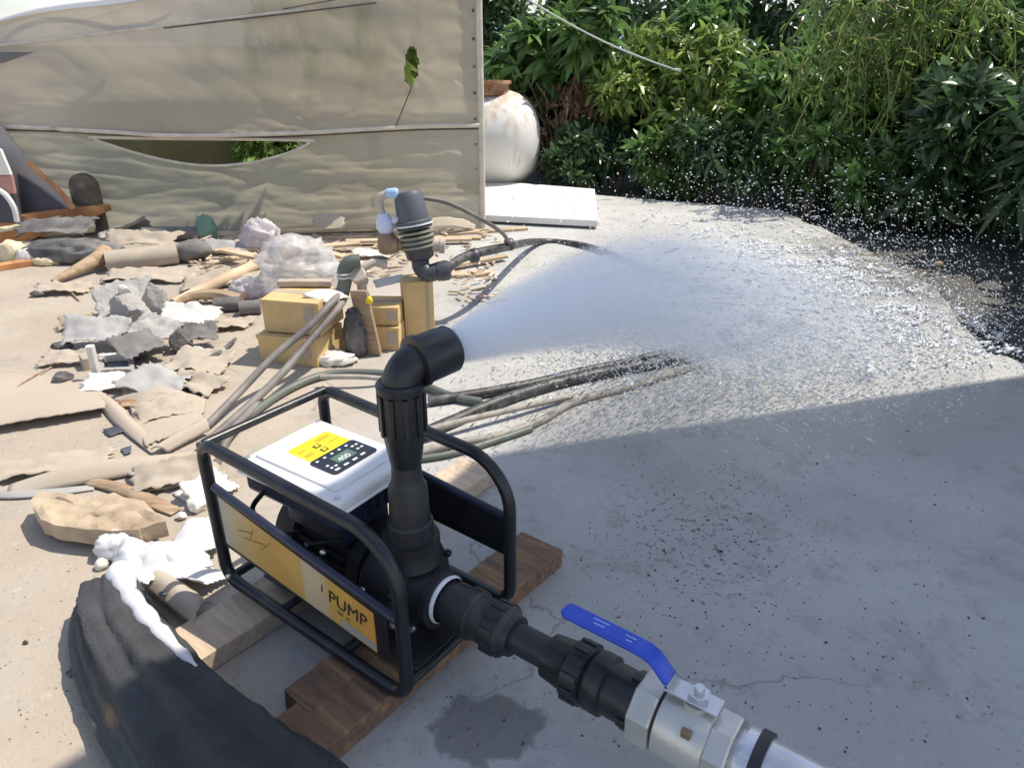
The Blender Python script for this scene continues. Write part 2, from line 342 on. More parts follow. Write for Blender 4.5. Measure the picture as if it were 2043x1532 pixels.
# ------------------------------------------------------------------ setting
def jag(poly, n, amp, seed):
    rnd = random.Random(seed); out = []
    for i in range(len(poly)):
        a = Vector((*poly[i], 0)); b = Vector((*poly[(i + 1) % len(poly)], 0))
        for k in range(n):
            p = a.lerp(b, k / n); out.append((p.x + (rnd.uniform(-amp, amp) if k else 0), p.y + (rnd.uniform(-amp, amp) if k else 0)))
    return out
edge = [(2.52, 6.94), (2.66, 5.8), (2.72, 4.63), (2.42, 3.5), (2.62, 3.2), (4.6, 3.0)]
pad = [(4.6, -9), (-14, -9), (-14, 9.2), (-.28, 8.22)] + jag(edge, 10, .03, 3)[:51]
tag(MB().prism(pad, -.12, 0).build('concrete_pad', M['concrete'], smooth=0), kind='structure')
def soilz(u, v):
    x, y = -150 + 300 * u, -60 + 260 * v
    return Vector((x, y, -.07 + .05 * noise.noise(Vector((x * .6, y * .6, 0))) ))
tag(MB().grid(lambda u, v: soilz(u, v), 150, 130).build('soil_ground', M['soil']), kind='structure')
def bank(u, v):
    x = 3.0 + 9 * u; y = 2.5 + 9.5 * v
    return Vector((x, y, -.09 + .09 * min(1, u * 9) + .06 * noise.noise(Vector((x * 2, y * 2, 3))) + .03 * noise.noise(Vector((x * 7, y * 7, 3)))))
tag(MB().grid(bank, 90, 90).build('soil_bank', M['soil']), kind='structure')
def hillf(u, v):
    a = R(20 + 140 * u); r = 900 + 250 * v
    h = (20 + 9 * noise.noise(Vector((u * 7, 0, 1))) + 4 * noise.noise(Vector((u * 25, 0, 2)))) * math.sin(v * math.pi * .5)
    return Vector((r * math.cos(a), r * math.sin(a), -2 + h))
tag(MB().grid(hillf, 120, 8).build('hills', M['hill']), kind='structure')

# unseen awning added overhead, its outline traced back from the shade edges on the pad
AWZ = 4.2
aw = empty('shade_awning', (6.3, 1.4, 0), 'added unseen corrugated awning on two posts at the right, shaped to shade the concrete', 'awning')
off = Vector((SUN_AZ[0], SUN_AZ[1], 0)).normalized() * (AWZ / math.tan(SUN_EL))
sh = [(-.06, 2.47), (4.3, 3.75), (4.3, .2), (-1.4, .2), (-1.0, 1.11), (-.66, 1.45)]
MB().prism([(x + off.x - 6.3, y + off.y - 1.4) for x, y in sh], AWZ, AWZ + .03).build('shade_panel', M['roof'], aw, smooth=0)
for i in range(11): MB().box((-3.2 + .33 * i, .35, AWZ + .05), (.05, 1.7, .035)).build('ridge', M['roof'], aw, smooth=0)
for y in (0, 2.4):
    MB().box((0, y, AWZ / 2 - .06), (.11, .11, AWZ - .12)).build('post', M['steel'], aw, smooth=0)
    MB().box((-1.7, y * .45 + .5, AWZ - .055), (3.5, .07, .1)).build('arm', M['steel'], aw, smooth=0)
MB().box((.0, 1.2, AWZ - .055), (.08, 2.6, .1)).build('beam', M['steel'], aw, smooth=0)

# ------------------------------------------------------------------ tarp screen
TY = 6.15; TX0, TX1 = -5.2, -.255
def slit(x, z):      # long sagging slit below the bar
    t = (x + 3.32) / (3.32 - 1.60)
    if not 0 < t < 1: return False
    zt = .735 - .02 * t; zb = .735 - .02 * t - .185 * math.sin(math.pi * t ** 1.15) ** .8
    return zb < z < zt
def hole(x, z):
    return ((x + .765 - (z - 1.27) * .12) / .052) ** 2 + ((z - 1.26) / .145) ** 2 < 1 + .25 * noise.noise(Vector((x * 18, z * 18, 0)))
def ztop(x): return 1.50 + max(0, x + 4.0) * .19 + (.04 * math.sin(x * 3)) if x < -1.5 else 1.975 + .1 * (x + 1.5)
def fold_z(x): return .80 + .035 * math.cos((x + .3) * 1.55) + .0 * x
def seam_z(x): return 1.40 + (x + 3.9) * .105
def tarp_pt(u, v):
    x = TX0 + (TX1 - TX0) * u; z = v * ztop(x)
    y = 0.05 * noise.noise(Vector((x * 1.1, z * .9, 4))) + .018 * noise.noise(Vector((x * 1.5 + z * 2, z * 5, 9)))
    fz = fold_z(x)
    def rdg(px, pz, sd_): return (1 - 2 * abs(noise.noise(Vector((px, pz, sd_))))) ** 2
    if z < fz:   # lower skirt: creased and slack
        k = math.sin(math.pi * min(1, .06 + z / fz * .94)) ** .7
        y += k * (.020 * noise.noise(Vector((x * 1.6 - z * 2, z * 6, 2))) - .016 * rdg(x * 1.3 - z * 3.5, z * 7 + x * .7, 7) - .008 * rdg(x * 3 + z * 5, z * 15 - x, 17)) - .04 * k
        y -= .03 * math.exp(-((x - z * 1.3 + 2.6) / .07) ** 2) * k * .6
        y += .06 * math.exp(-((x + 4.0) / .5) ** 2) * k
        r_ = min(1, (TX1 - x) / .5); y -= .010 * (1 - r_) * math.sin(z * 70 + 3 * noise.noise(Vector((x * 5, z * 3, 0))))
    else:
        d = z - fz; y -= .03 * math.exp(-d * 9) * (1 + .8 * noise.noise(Vector((x * 3, 5, 5))))
        y += .022 * noise.noise(Vector((x * 2.0, z * .8, 12))) - .007 * rdg(x * 1.1 + z * .8, z * 1.6 - x * .5, 21) - .003 * rdg(x * 3.1 + z * 2, z * 3, 23)
        b = math.exp(-((x + 2.75) / .5) ** 2) * math.exp(-((d - .08) / .1) ** 2); y -= .08 * b
        y -= .012 * rdg(x * 4, d * 16, 31) * math.exp(-d * 7)
        q_ = math.hypot((x + .76), (z - 1.26) * .6); y -= .004 * math.exp(-q_ * 6) * math.sin(math.atan2(z - 1.26, x + .76) * 9)
        r_ = min(1, (TX1 - x) / .3); y -= .006 * (1 - r_) * math.sin(z * 45)
    e = min(1, (TX1 - x) / .12); y *= .3 + .7 * e
    return Vector((x - TX1, y, z))
tp = empty('tarp_screen', (TX1, TY, 0), 'tall beige tarp screen with a sagging slit behind the litter and filter', 'tarp screen')
def keep(u, v):
    x = TX0 + (TX1 - TX0) * u; z = v * ztop(x); return not (slit(x, z) or hole(x, z))
def up_(u, v): return v * ztop(TX0 + (TX1 - TX0) * u) >= fold_z(TX0 + (TX1 - TX0) * u)
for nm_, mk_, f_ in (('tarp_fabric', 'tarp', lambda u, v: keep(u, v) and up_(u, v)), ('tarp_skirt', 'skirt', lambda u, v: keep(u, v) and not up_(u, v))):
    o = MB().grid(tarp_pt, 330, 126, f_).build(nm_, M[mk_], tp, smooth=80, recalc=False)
    bm = bmesh.new(); bm.from_mesh(o.data); bmesh.ops.delete(bm, geom=[v for v in bm.verts if not v.link_faces], context='VERTS'); bm.to_mesh(o.data); bm.free()
def along(fz, x0, x1, n, dy): 
    out = []
    for i in range(n + 1):
        x = x0 + (x1 - x0) * i / n; z = fz(x); u = (x - TX0) / (TX1 - TX0); p = tarp_pt(u, z / ztop(x)); out.append(Vector((p.x, p.y + dy, z)))
    return out
MB().tube(along(fold_z, TX0 + .05, TX1, 60, -.02), .016, 8).build('folded_hem', M['tarp_hem'], tp)
MB().tube(along(lambda x: fold_z(x) - .026, TX0 + .05, TX1, 60, .0), .009, 6).build('bar', M['rope_dark'], tp)
MB().tube(along(seam_z, TX0 + .05, -1.55, 50, -.012), .012, 6).build('seam', M['tarp_hem'], tp)
MB().tube(along(lambda x: seam_z(x) - .014, -2.6, -1.0, 40, -.02), .006, 6).build('rope', M['rope_dark'], tp)
MB().tube(along(lambda x: seam_z(x) + .04 + .05 * (x + 1.3), -1.7, -.95, 20, -.016), .004, 6).build('rope', M['rope_dark'], tp)
MB().tube([(.012, -.005, 0), (.012, 0, 1.0), (.008, 0, 2.1)], .026, 10).build('edge_post', M['tarp_hem'], tp)
for i in range(9): MB().lathe((-.035, -.012, .12 + i * .19), (0, -1, 0), [(0, .012), (.004, .012), (.004, .006)], 10).build('eyelet', M['rope_dark'], tp)
# lip of the slit: cloth hem hanging in a curve
lip = []
for i in range(41):
    t = i / 40; x = -3.32 + t * 1.72; z = .735 - .02 * t - .185 * max(0, math.sin(math.pi * t ** 1.15)) ** .8
    p = tarp_pt((x - TX0) / (TX1 - TX0), z / ztop(x)); lip.append((p.x, p.y - .008, z - .006))
MB().tube(lip, .011, 6).build('slit_hem', M['tarp_hem'], tp)
top_ = []
for i in range(31):
    x = -3.36 + i / 30 * 1.80; z = .742 - .02 * (x + 3.32) / 1.72; p = tarp_pt((x - TX0) / (TX1 - TX0), z / ztop(x)); top_.append((p.x, p.y - .006, z))
MB().tube(top_, .012, 6).build('slit_hem', M['tarp_hem'], tp)
st = [D(803, 190, TY - .05), D(790, 250, TY - .06)]
MB().tube([D(822, 172, TY - .04) - tp.location, D(805, 215, TY - .05) - tp.location, D(787, 258, TY - .06) - tp.location], .005, 6).build('tie_cord', M['rope_dark'], tp)
fl = MB().prism([(-1.25, 1.37), (-.02, 1.36), (-.28, 1.285), (-.75, 1.25), (-1.25, 1.2)], -.004, .004, Matrix(((1, 0, 0, 0), (0, 0, 1, 0), (0, 1, 0, 0), (0, 0, 0, 1))))
o = fl.build('dark_flap', M['flap'], tp); o.location = (D(85, 95, TY).x - TX1, -.09, 0)
# white sheet edges above the tarp at the left
ws = MB().grid(lambda u, v: Vector((-3.9 + 1.45 * u, .02 + .02 * v, ztop(-3.9 + 1.45 * u) - .03 + .055 * v + .04 * u)), 24, 4).build('blue_white_edge', M['whitesheet'], tp, solid=.004)
ws.location.x = -TX1
MB().tube([(D(50, 28, TY).x - TX1, .15, D(50, 28, TY).z), (D(75, 36, TY).x - TX1, .15, D(75, 38, TY).z), (D(140, 42, TY).x - TX1, .13, D(140, 44, TY).z), (D(250, 12, TY).x - TX1, .13, D(250, 12, TY).z)], .006, 6).build('ridge_cord', M['flap'], tp)

# ------------------------------------------------------------------ white tank behind the screen
tk = empty('storage_tank', (-.1, 8.3, 0), 'white horizontal storage tank with a rusty hatch, peeking out right of the tarp', 'tank')
prof = [(-2.2, .02), (-2.2, .5), (0, .5)] + [(.40 * math.sin(a), .5 * math.cos(a) ** .8) for a in [R(x) for x in (12, 25, 38, 50, 62, 72, 81, 87)]]
MB().lathe((0, 0, .47), (1, 0, 0), prof, 48).build('shell', M['tankw'], tk)
MB().lathe((-.13, -.05, .93), (0, 0, 1), [(0, .2), (.10, .2), (.10, .225), (.125, .225), (.125, .185), (.03, .18)], 32, True, True).build('hatch', M['rust'], tk)
MB().lathe((.12, -.36, .71), (.35, -.8, .35), [(0, .035), (.03, .035), (.03, .02)], 12).build('plug', M['filt'], tk)
for x in (-1.6, -.25):
    MB().box((x, 0, .04), (.12, .7, .14)).build('saddle', M['castiron'], tk, bevel=.01)

m_ = M['tankw']; n_, l_ = m_.node_tree.nodes, m_.node_tree.links; b_ = n_['Principled BSDF']; src_ = b_.inputs['Base Color'].links[0].from_socket
tc_ = n_.new('ShaderNodeTexCoord'); mp_ = n_.new('ShaderNodeMapping'); mp_.inputs['Scale'].default_value = (9, 9, 1.2); l_.new(tc_.outputs['Object'], mp_.inputs['Vector']); nz_ = n_.new('ShaderNodeTexNoise'); nz_.inputs['Scale'].default_value = 1.4; nz_.inputs['Detail'].default_value = 6; l_.new(mp_.outputs[0], nz_.inputs['Vector'])
sp_ = n_.new('ShaderNodeSeparateXYZ'); l_.new(tc_.outputs['Object'], sp_.inputs[0]); hz_ = n_.new('ShaderNodeMapRange'); hz_.inputs[1].default_value = .5; hz_.inputs[2].default_value = 1.0; hz_.inputs[3].default_value = .0; hz_.inputs[4].default_value = .34; l_.new(sp_.outputs['Z'], hz_.inputs[0])
ad_ = n_.new('ShaderNodeMath'); ad_.operation = 'ADD'; l_.new(nz_.outputs['Fac'], ad_.inputs[0]); l_.new(hz_.outputs[0], ad_.inputs[1]); mr_ = n_.new('ShaderNodeMapRange'); mr_.inputs[1].default_value = .58; mr_.inputs[2].default_value = .85; mr_.inputs[4].default_value = .75; l_.new(ad_.outputs[0], mr_.inputs[0])
mx_ = n_.new('ShaderNodeMix'); mx_.data_type = 'RGBA'; mx_.inputs['B'].default_value = (.47, .32, .2, 1); l_.new(mr_.outputs[0], mx_.inputs['Factor']); l_.new(src_, mx_.inputs['A']); l_.new(mx_.outputs['Result'], b_.inputs['Base Color'])
# white board lying along the pad edge
c = [G(966, 374), G(1186, 392), G(1192, 458), G(962, 446)]
wb = MB(); up = Vector((0, 0, .075))
wb.add([p + Vector((0, 0, .02)) for p in c] + [p + up for p in c], [(3, 2, 1, 0), (4, 5, 6, 7), (0, 1, 5, 4), (1, 2, 6, 5), (2, 3, 7, 6), (3, 0, 4, 7)])
tag(wb.build('white_board', M['whiteboard'], smooth=0, bevel=.006), 'long white painted board lying on the ground between tarp corner and water spray', 'board')

# ------------------------------------------------------------------ vegetation
LEAF_T = np.array([(0, 0, 0), (-.55, .35, .14), (0, .35, 0), (.55, .35, .14), (-.5, .72, .12), (0, .72, 0), (.5, .72, .12), (0, 1, 0)], float)
LEAF_F = [(0, 2, 1), (0, 3, 2), (1, 2, 5, 4), (2, 3, 6, 5), (4, 5, 7), (5, 6, 7)]
def leaves_np(pos, dirs, ups, length, width, droop):
    n = len(pos); d = dirs / np.linalg.norm(dirs, axis=1, keepdims=True)
    s = np.cross(d, ups); s /= np.linalg.norm(s, axis=1, keepdims=True) + 1e-9; u = np.cross(s, d)
    t = LEAF_T
    v = pos[:, None, :] + d[:, None, :] * (t[None, :, 1, None] * length[:, None, None]) + s[:, None, :] * (t[None, :, 0, None] * width[:, None, None]) \
        + u[:, None, :] * (t[None, :, 2, None] * width[:, None, None] - (t[None, :, 1, None] ** 2) * (droop * length)[:, None, None])
    v[:, :, 2] -= (t[None, :, 1] ** 2) * (droop * length)[:, None] * .6
    return v.reshape(-1, 3)
def leaf_mesh(name, verts, m):
    n = len(verts) // 8; fs = [tuple(i * 8 + k for k in f) for i in range(n) for f in LEAF_F]
    me = bpy.data.meshes.new(name); me.from_pydata(verts.tolist(), [], fs); me.materials.append(m)
    me.polygons.foreach_set('use_smooth', [True] * len(me.polygons)); return me
def whorl(rs, P, A, n, L, wid, droop):
    """n leaves spiralling round axis A at each of the points P"""
    k = len(P); A = A / np.linalg.norm(A, axis=1, keepdims=True)
    A = A.copy(); ref = np.tile(np.array([[.3, .2, 1.0]]), (k, 1)); s = np.cross(A, ref); s /= np.linalg.norm(s, axis=1, keepdims=True) + 1e-9; t = np.cross(A, s)
    pos, dr, up = [], [], []
    for j in range(n):
        q = j * 2.4 + rs.uniform(0, 6.28, k); op = rs.uniform(.45, 1.35, k)
        d = A * np.cos(op)[:, None] + (s * np.cos(q)[:, None] + t * np.sin(q)[:, None]) * np.sin(op)[:, None]
        pos.append(P - A * (L * .5 * rs.uniform(0, 1, k))[:, None]); dr.append(d); up.append(A + rs.normal(0, .25, (k, 3)))
    pos, dr, up = np.concatenate(pos), np.concatenate(dr), np.concatenate(up); N = len(pos)
    ln = L * rs.uniform(.4, 1.3, N)
    return leaves_np(pos, dr, up, ln, ln * wid * rs.uniform(.8, 1.2, N), droop * rs.uniform(.3, 1.6, N))
SPRAYS = {}
def spray_mesh(mk, L, wid, k):
    key = (mk, L, wid, k)
    if key not in SPRAYS:
        rs = np.random.RandomState(50 + k)
        SPRAYS[key] = leaf_mesh('leaf_spray', whorl(rs, np.zeros((1, 3)), np.array([[0, 0, 1.0]]), 11, L, wid, .35), M[mk])
    return SPRAYS[key]
def bush(name, x, y, rx, ry, z0, z1, mk, label, seed, cat='bush', n=520, L=.23, wid=.21, droop=.35, sprays=90, lumps=9, trunk=True, group=None):
    rs = np.random.RandomState(seed); o = empty(name, (x, y, 0), label, cat, group)
    # several lobes make an uneven outline with gaps
    zc = (z0 + z1) / 2; rz = (z1 - z0) / 2
    lob = []
    for i in range(lumps):
        th = rs.uniform(0, 6.28); ph = math.asin(rs.uniform(-.8, .95)); q = rs.uniform(.45, .78)
        lob.append((q * rx * math.cos(th) * math.cos(ph), q * ry * math.sin(th) * math.cos(ph), zc + q * rz * math.sin(ph), rs.uniform(.32, .52)))
    lob = np.array(lob); N = n + sprays
    w = rs.randint(0, lumps, N); d = rs.normal(0, 1, (N, 3)); d /= np.linalg.norm(d, axis=1, keepdims=True)
    rr = lob[w, 3] * rs.uniform(.55, 1.05, N)
    P = lob[w, :3] + d * rr[:, None] * np.array([[rx, ry, rz]])
    P[:, 2] = np.maximum(P[:, 2], .06 + rs.uniform(0, .15, N))
    A = d * np.array([[1, 1, .8]]) + np.array([[0, 0, .35]]) + rs.normal(0, .3, (N, 3))
    front = np.argsort(P[:, 1] + rs.normal(0, .3, N))
    sp, body = front[:sprays], front[sprays:]
    me = leaf_mesh('crown', whorl(rs, P[body], A[body], 9, L, wid, droop), M[mk])
    cr = bpy.data.objects.new('crown', me); link(cr, o); cr['kind'] = 'stuff'
    for i in sp:
        q = bpy.data.objects.new('leaf_spray', spray_mesh(mk, L, wid, int(i) % 4)); link(q, o)
        q.location = P[i]; q.rotation_mode = 'QUATERNION'
        q.rotation_quaternion = Vector(A[i]).to_track_quat('Z', 'Y') @ Vector((0, 0, 1)).to_track_quat('Z', 'Y')
        s_ = rs.uniform(.8, 1.25); q.scale = (s_, s_, s_)
    if trunk:
        m = MB(); m.tube([(0, 0, -.15), (.03, .02, zc * .4), (0, .04, zc)], [.06, .05, .03], 8); tr = m.build('trunk', M['bark'], o)
        for i in range(lumps):
            e = Vector(lob[i, :3]); MB().tube([(0, .02, zc * .35), e * .5 + Vector((0, 0, zc * .25)), e], [.028, .018, .008], 6).build('branch', M['bark'], tr)
    return o
bush('mango_bush', .35, 9.6, 1.0, .8, .15, 1.95, 'leafA', 'dark green bush rising behind the white tank beside the tarp edge', 11)
bush('mango_bush', 1.75, 8.6, .9, .7, .25, 1.6, 'leafB', 'yellow-green bush the pale cable runs into, near the middle of the thicket', 12, L=.17, n=480)
bush('mango_bush', 2.95, 8.3, 1.0, .8, .1, 1.6, 'leafA', 'mid green bush with glossy drooping leaves behind the landing water', 13, L=.22)
bush('mango_bush', 1.35, 9.9, 1.1, .9, .1, 2.7, 'leafC', 'dark bush set back between the tank bush and the yellow-green bush', 14)
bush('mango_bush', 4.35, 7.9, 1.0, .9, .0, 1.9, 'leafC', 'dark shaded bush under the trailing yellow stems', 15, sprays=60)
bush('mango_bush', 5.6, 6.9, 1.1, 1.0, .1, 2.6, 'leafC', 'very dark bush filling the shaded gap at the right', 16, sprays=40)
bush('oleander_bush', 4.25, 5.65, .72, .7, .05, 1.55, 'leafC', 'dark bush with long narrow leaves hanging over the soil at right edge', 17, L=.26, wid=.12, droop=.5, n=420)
bush('oleander_bush', 4.9, 5.2, .8, .7, .4, 2.4, 'leafA', 'tall bush behind the narrow-leaved bush at the right edge', 18, L=.24, wid=.14, sprays=50)
bush('low_shrub', 1.15, 8.3, .55, .35, .0, .65, 'leafC', 'low dark shrub behind the pad edge next to the tank', 19, n=240, sprays=40, L=.14, lumps=7)
bush('low_shrub', 2.0, 7.75, .6, .35, .0, .75, 'leafC', 'low dark shrub at the pad edge under the yellow-green bush', 20, n=260, sprays=40, L=.14, lumps=7)
bush('low_shrub', 2.85, 7.2, .5, .4, .0, .8, 'leafA', 'low shrub with pale leaf tips at the far corner of the pad', 21, n=260, sprays=50, L=.16, lumps=7)
bush('mango_tree', -.9, 12.5, 1.8, 1.2, .3, 3.4, 'leafC', 'large tree behind the tarp and the tank bush', 22, 'tree', n=520, L=.26, sprays=30)
bush('mango_tree', 2.4, 12.0, 2.0, 1.3, .2, 3.6, 'leafC', 'large dark tree closing the gap above the yellow-green bush', 23, 'tree', n=600, L=.26, sprays=30)
bush('mango_tree', 5.2, 10.4, 1.9, 1.3, .2, 3.4, 'leafA', 'large tree behind the trailing yellow stems', 24, 'tree', n=600, L=.26, sprays=30)
bush('mango_tree', 7.6, 8.4, 1.9, 1.5, .1, 3.4, 'leafC', 'dark tree at the back of the right thicket', 25, 'tree', n=600, L=.26, sprays=20)
bush('mango_bush', -1.3, 8.4, .7, .6, .0, 1.75, 'leafB', 'yellow-green bush seen through the slit and hole of the tarp', 26, n=380, sprays=50)
bush('mango_bush', -2.9, 9.6, .9, .6, .0, 1.0, 'leafD', 'bright green bush behind the left half of the tarp', 27, n=380, sprays=30)
bush('mango_bush', -2.35, 7.35, .55, .3, .0, 1.0, 'leafD', 'bright green bush close behind the right end of the tarp slit', 28, n=300, sprays=40, L=.17, lumps=8)
wl_ = MB().box((-3.4, 7.5, .42), (1.6, .15, 1.0)).build('low_wall', mat('olive_wall', (.13, .125, .07), .85, 0, .25, 3, .3, 30, (.10, .11, .045), (.4, .65), 2), smooth=0, bevel=.01); tag(wl_, 'low olive-brown wall seen through the left part of the tarp slit', 'wall')
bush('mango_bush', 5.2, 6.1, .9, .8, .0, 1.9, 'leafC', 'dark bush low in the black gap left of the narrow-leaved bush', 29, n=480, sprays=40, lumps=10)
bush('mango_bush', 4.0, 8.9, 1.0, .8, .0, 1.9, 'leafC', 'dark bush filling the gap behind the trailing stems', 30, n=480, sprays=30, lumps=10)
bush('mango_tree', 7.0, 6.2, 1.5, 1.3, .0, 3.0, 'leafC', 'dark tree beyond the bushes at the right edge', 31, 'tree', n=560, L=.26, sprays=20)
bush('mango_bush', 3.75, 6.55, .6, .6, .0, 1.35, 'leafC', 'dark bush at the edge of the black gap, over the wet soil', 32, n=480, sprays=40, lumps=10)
bush('oleander_bush', 4.05, 4.35, .65, .7, .0, 2.0, 'leafC', 'dark bush added just outside the right edge to shade the soil', 33, L=.24, wid=.14, n=420, sprays=10)  # out of view, added only to shade the soil
bush('mango_tree', .72, 8.75, .38, .35, 1.0, 2.0, 'leafA', 'slender leafy tree above the dry brush, shading the tank end', 34, 'tree', n=110, sprays=40, lumps=7)
bush('mango_bush', 2.25, 9.5, .9, .7, .0, 2.3, 'leafA', 'mid green bush right behind the yellow-green bush', 35, n=520, sprays=30)
for k_, (x_, y_, mk_, lb_) in enumerate(((.75, 8.15, 'leafC', 'small dark shrub tight against the right end of the tank'), (1.6, 7.95, 'leafA', 'small shrub at the pad edge between the two low dark shrubs'), (2.45, 7.45, 'leafC', 'small shrub at the pad edge left of the far corner'), (3.3, 6.75, 'leafA', 'small shrub on the wet soil right of the far corner'), (3.45, 7.6, 'leafA', 'bushy shrub under the trailing stems'))):
    bush('low_shrub', x_, y_, .45, .35, .0, .6 + .12 * (k_ % 2), mk_, lb_, 60 + k_, n=230, sprays=35, L=.16, lumps=7)
bush('oleander_bush', 3.8, 3.85, .62, .6, .0, 2.5, 'leafC', 'tall dark bush added outside the right edge to shade the corner of the pad', 36, L=.24, wid=.14, n=480, sprays=10)  # unseen bush added so its shadow darkens the pad corner
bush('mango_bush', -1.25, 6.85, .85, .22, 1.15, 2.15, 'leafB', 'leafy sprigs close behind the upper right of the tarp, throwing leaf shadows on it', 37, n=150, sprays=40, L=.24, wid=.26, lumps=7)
# brown dry brush beside the tank
dry = empty('dry_brush', (.78, 8.75, 0), 'heap of dry brown twigs and dead leaves right of the white tank', 'brush')
rs = np.random.RandomState(3); tw = MB()
for i in range(70):
    a = rs.uniform(0, 6.28); p0 = Vector((rs.uniform(-.4, .4), rs.uniform(-.2, .2), rs.uniform(.0, .3))); h = rs.uniform(.3, .95)
    p2 = p0 + Vector((math.cos(a) * .3, math.sin(a) * .2, h)); tw.tube([p0, (p0 + p2) / 2 + Vector((rs.uniform(-.1, .1), 0, .08)), p2, p2 + Vector((rs.uniform(-.15, .15), -.05, -.12))], [.008, .006, .004, .002], 5)
tag(tw.build('twigs', M['brown'], dry), kind='stuff')
P = np.column_stack([rs.normal(0, .25, 130), rs.normal(-.05, .15, 130), rs.uniform(.1, .95, 130)])
me = leaf_mesh('dead_leaves', whorl(rs, P, rs.normal(0, 1, (130, 3)), 6, .12, .25, .4), M['brown']); tag(link(bpy.data.objects.new('dead_leaves', me), dry), kind='stuff')
# trailing stems, lit from above
vt = empty('trailing_tree', (3.75, 7.35, 0), 'small tree with trailing yellow-green stems lit by the sun above the dark gap', 'tree')
m = MB(); m.tube([(.5, .7, -.1), (.4, .6, .9), (.2, .3, 1.7), (0, .1, 2.05)], [.06, .05, .04, .02], 8); m.build('trunk', M['bark'], vt)
rs = np.random.RandomState(8); stem = MB(); LP, LD = [], []
for i in range(120):
    x0 = rs.normal(-.1, .5); y0 = rs.uniform(-.5, .35); z0 = rs.uniform(1.3, 2.05) - .25 * abs(x0)
    ln = rs.uniform(.3, .95); a = rs.uniform(0, 6.28); dx, dy = .28 * math.cos(a), .2 * math.sin(a)
    pts = [Vector((x0, y0, z0)), Vector((x0 + dx, y0 + dy, z0 + .06)), Vector((x0 + dx * 1.7 + rs.normal(0, .05), y0 + dy * 1.6, z0 - ln * .5)), Vector((x0 + dx * 1.8 + rs.normal(0, .1), y0 + dy * 1.8, z0 - ln))]
    pts = catmull(pts, 5); stem.tube(pts, .0055, 4)
    for p in pts[3::1]:
        for _ in range(3): LP.append(p); LD.append((rs.normal(), rs.normal(), rs.normal() - .7))
tag(stem.build('stems', M['stemy'], vt), kind='stuff')
LP = np.array([tuple(p) for p in LP]); LD = np.array(LD); N = len(LP); ln = rs.uniform(.05, .13, N)
me = leaf_mesh('leaves', leaves_np(LP, LD, rs.normal(0, 1, (N, 3)) + [[0, 0, 1]], ln, ln * .22, rs.uniform(.1, .5, N)), M['leafD']); tag(link(bpy.data.objects.new('leaves', me), vt), kind='stuff')
# pale cable into the bush
cb = empty('pale_cable', D(1050, -2, 7.2), 'thin pale cable slanting down across the bushes into the yellow-green bush', 'cable')
a, b = D(1040, -8, 7.2), D(1348, 140, 7.7)
MB().tube([(a.lerp(b, t) + Vector((0, 0, -.05 * math.sin(math.pi * t)))) - cb.location for t in [i / 12 for i in range(13)]], .0085, 6).build('cable_run', M['cable'], cb)
MB().tube([b - cb.location, b - cb.location + Vector((.05, 0, -.005))], .013, 8).build('cable_end', M['cable'], cb)

# ------------------------------------------------------------------ sheet / lump helpers for the litter
def sheet(name, corners, mt, dz=None, nu=18, nv=12, wob=.01, thick=.004, jagged=.0, seed=0, parent=None, wscale=4, origin=None):
    c = [Vector(p) for p in corners]; rnd = random.Random(seed)
    ju = [rnd.uniform(-1, 1) for _ in range(nu + 1)]; jv = [rnd.uniform(-1, 1) for _ in range(nv + 1)]
    org = Vector(origin) if origin is not None else sum(c, Vector()) / 4
    def fn(u, v):
        uu = u + (jagged * jv[round(v * nv)] if u in (0, 1) else 0); vv = v + (jagged * ju[round(u * nu)] if v in (0, 1) else 0)
        p = c[0].lerp(c[1], uu).lerp(c[3].lerp(c[2], uu), vv)
        z = wob * (noise.noise(Vector((p.x * wscale, p.y * wscale, seed * 3.7))) + .4 * noise.noise(Vector((p.x * wscale * 3, p.y * wscale * 3, seed)))) + wob * .8
        if dz: z += dz(u, v)
        return p + Vector((0, 0, z)) - org
    o = MB().grid(fn, nu, nv).build(name, M[mt], parent, smooth=60, solid=thick, recalc=False)
    o.location = org; return o
def facet(name, pos, rad, mt, seed, parent=None, planes=26, sub=4, rz=0.0, rough=.05):
    rnd = random.Random(seed); bm = bmesh.new(); bmesh.ops.create_icosphere(bm, subdivisions=sub, radius=1)
    pl = []
    for _ in range(planes):
        n_ = Vector((rnd.gauss(0, 1), rnd.gauss(0, 1), rnd.gauss(0, 1))).normalized(); pl.append((n_, rnd.uniform(.55, .95)))
    for v in bm.verts:
        d = v.co.normalized(); r = 1.0
        for n_, k in pl:
            q = n_.dot(d)
            if q > .05: r = min(r, k / q)
        r *= 1 + rough * noise.noise(d * 5 + Vector((seed, 0, 0))); v.co = d * r
        v.co = Vector((v.co.x * rad[0], v.co.y * rad[1], max(v.co.z * rad[2], -rad[2] * .75)))
    me = bpy.data.meshes.new(name); bm.to_mesh(me); bm.free(); me.materials.append(M[mt])
    me.polygons.foreach_set('use_smooth', [True] * len(me.polygons)); me.set_sharp_from_angle(angle=R(25))
    o = bpy.data.objects.new(name, me); link(o, parent); o.location = Vector(pos) + Vector((0, 0, rad[2] * .72)); o.rotation_euler = (0, 0, rz); return o
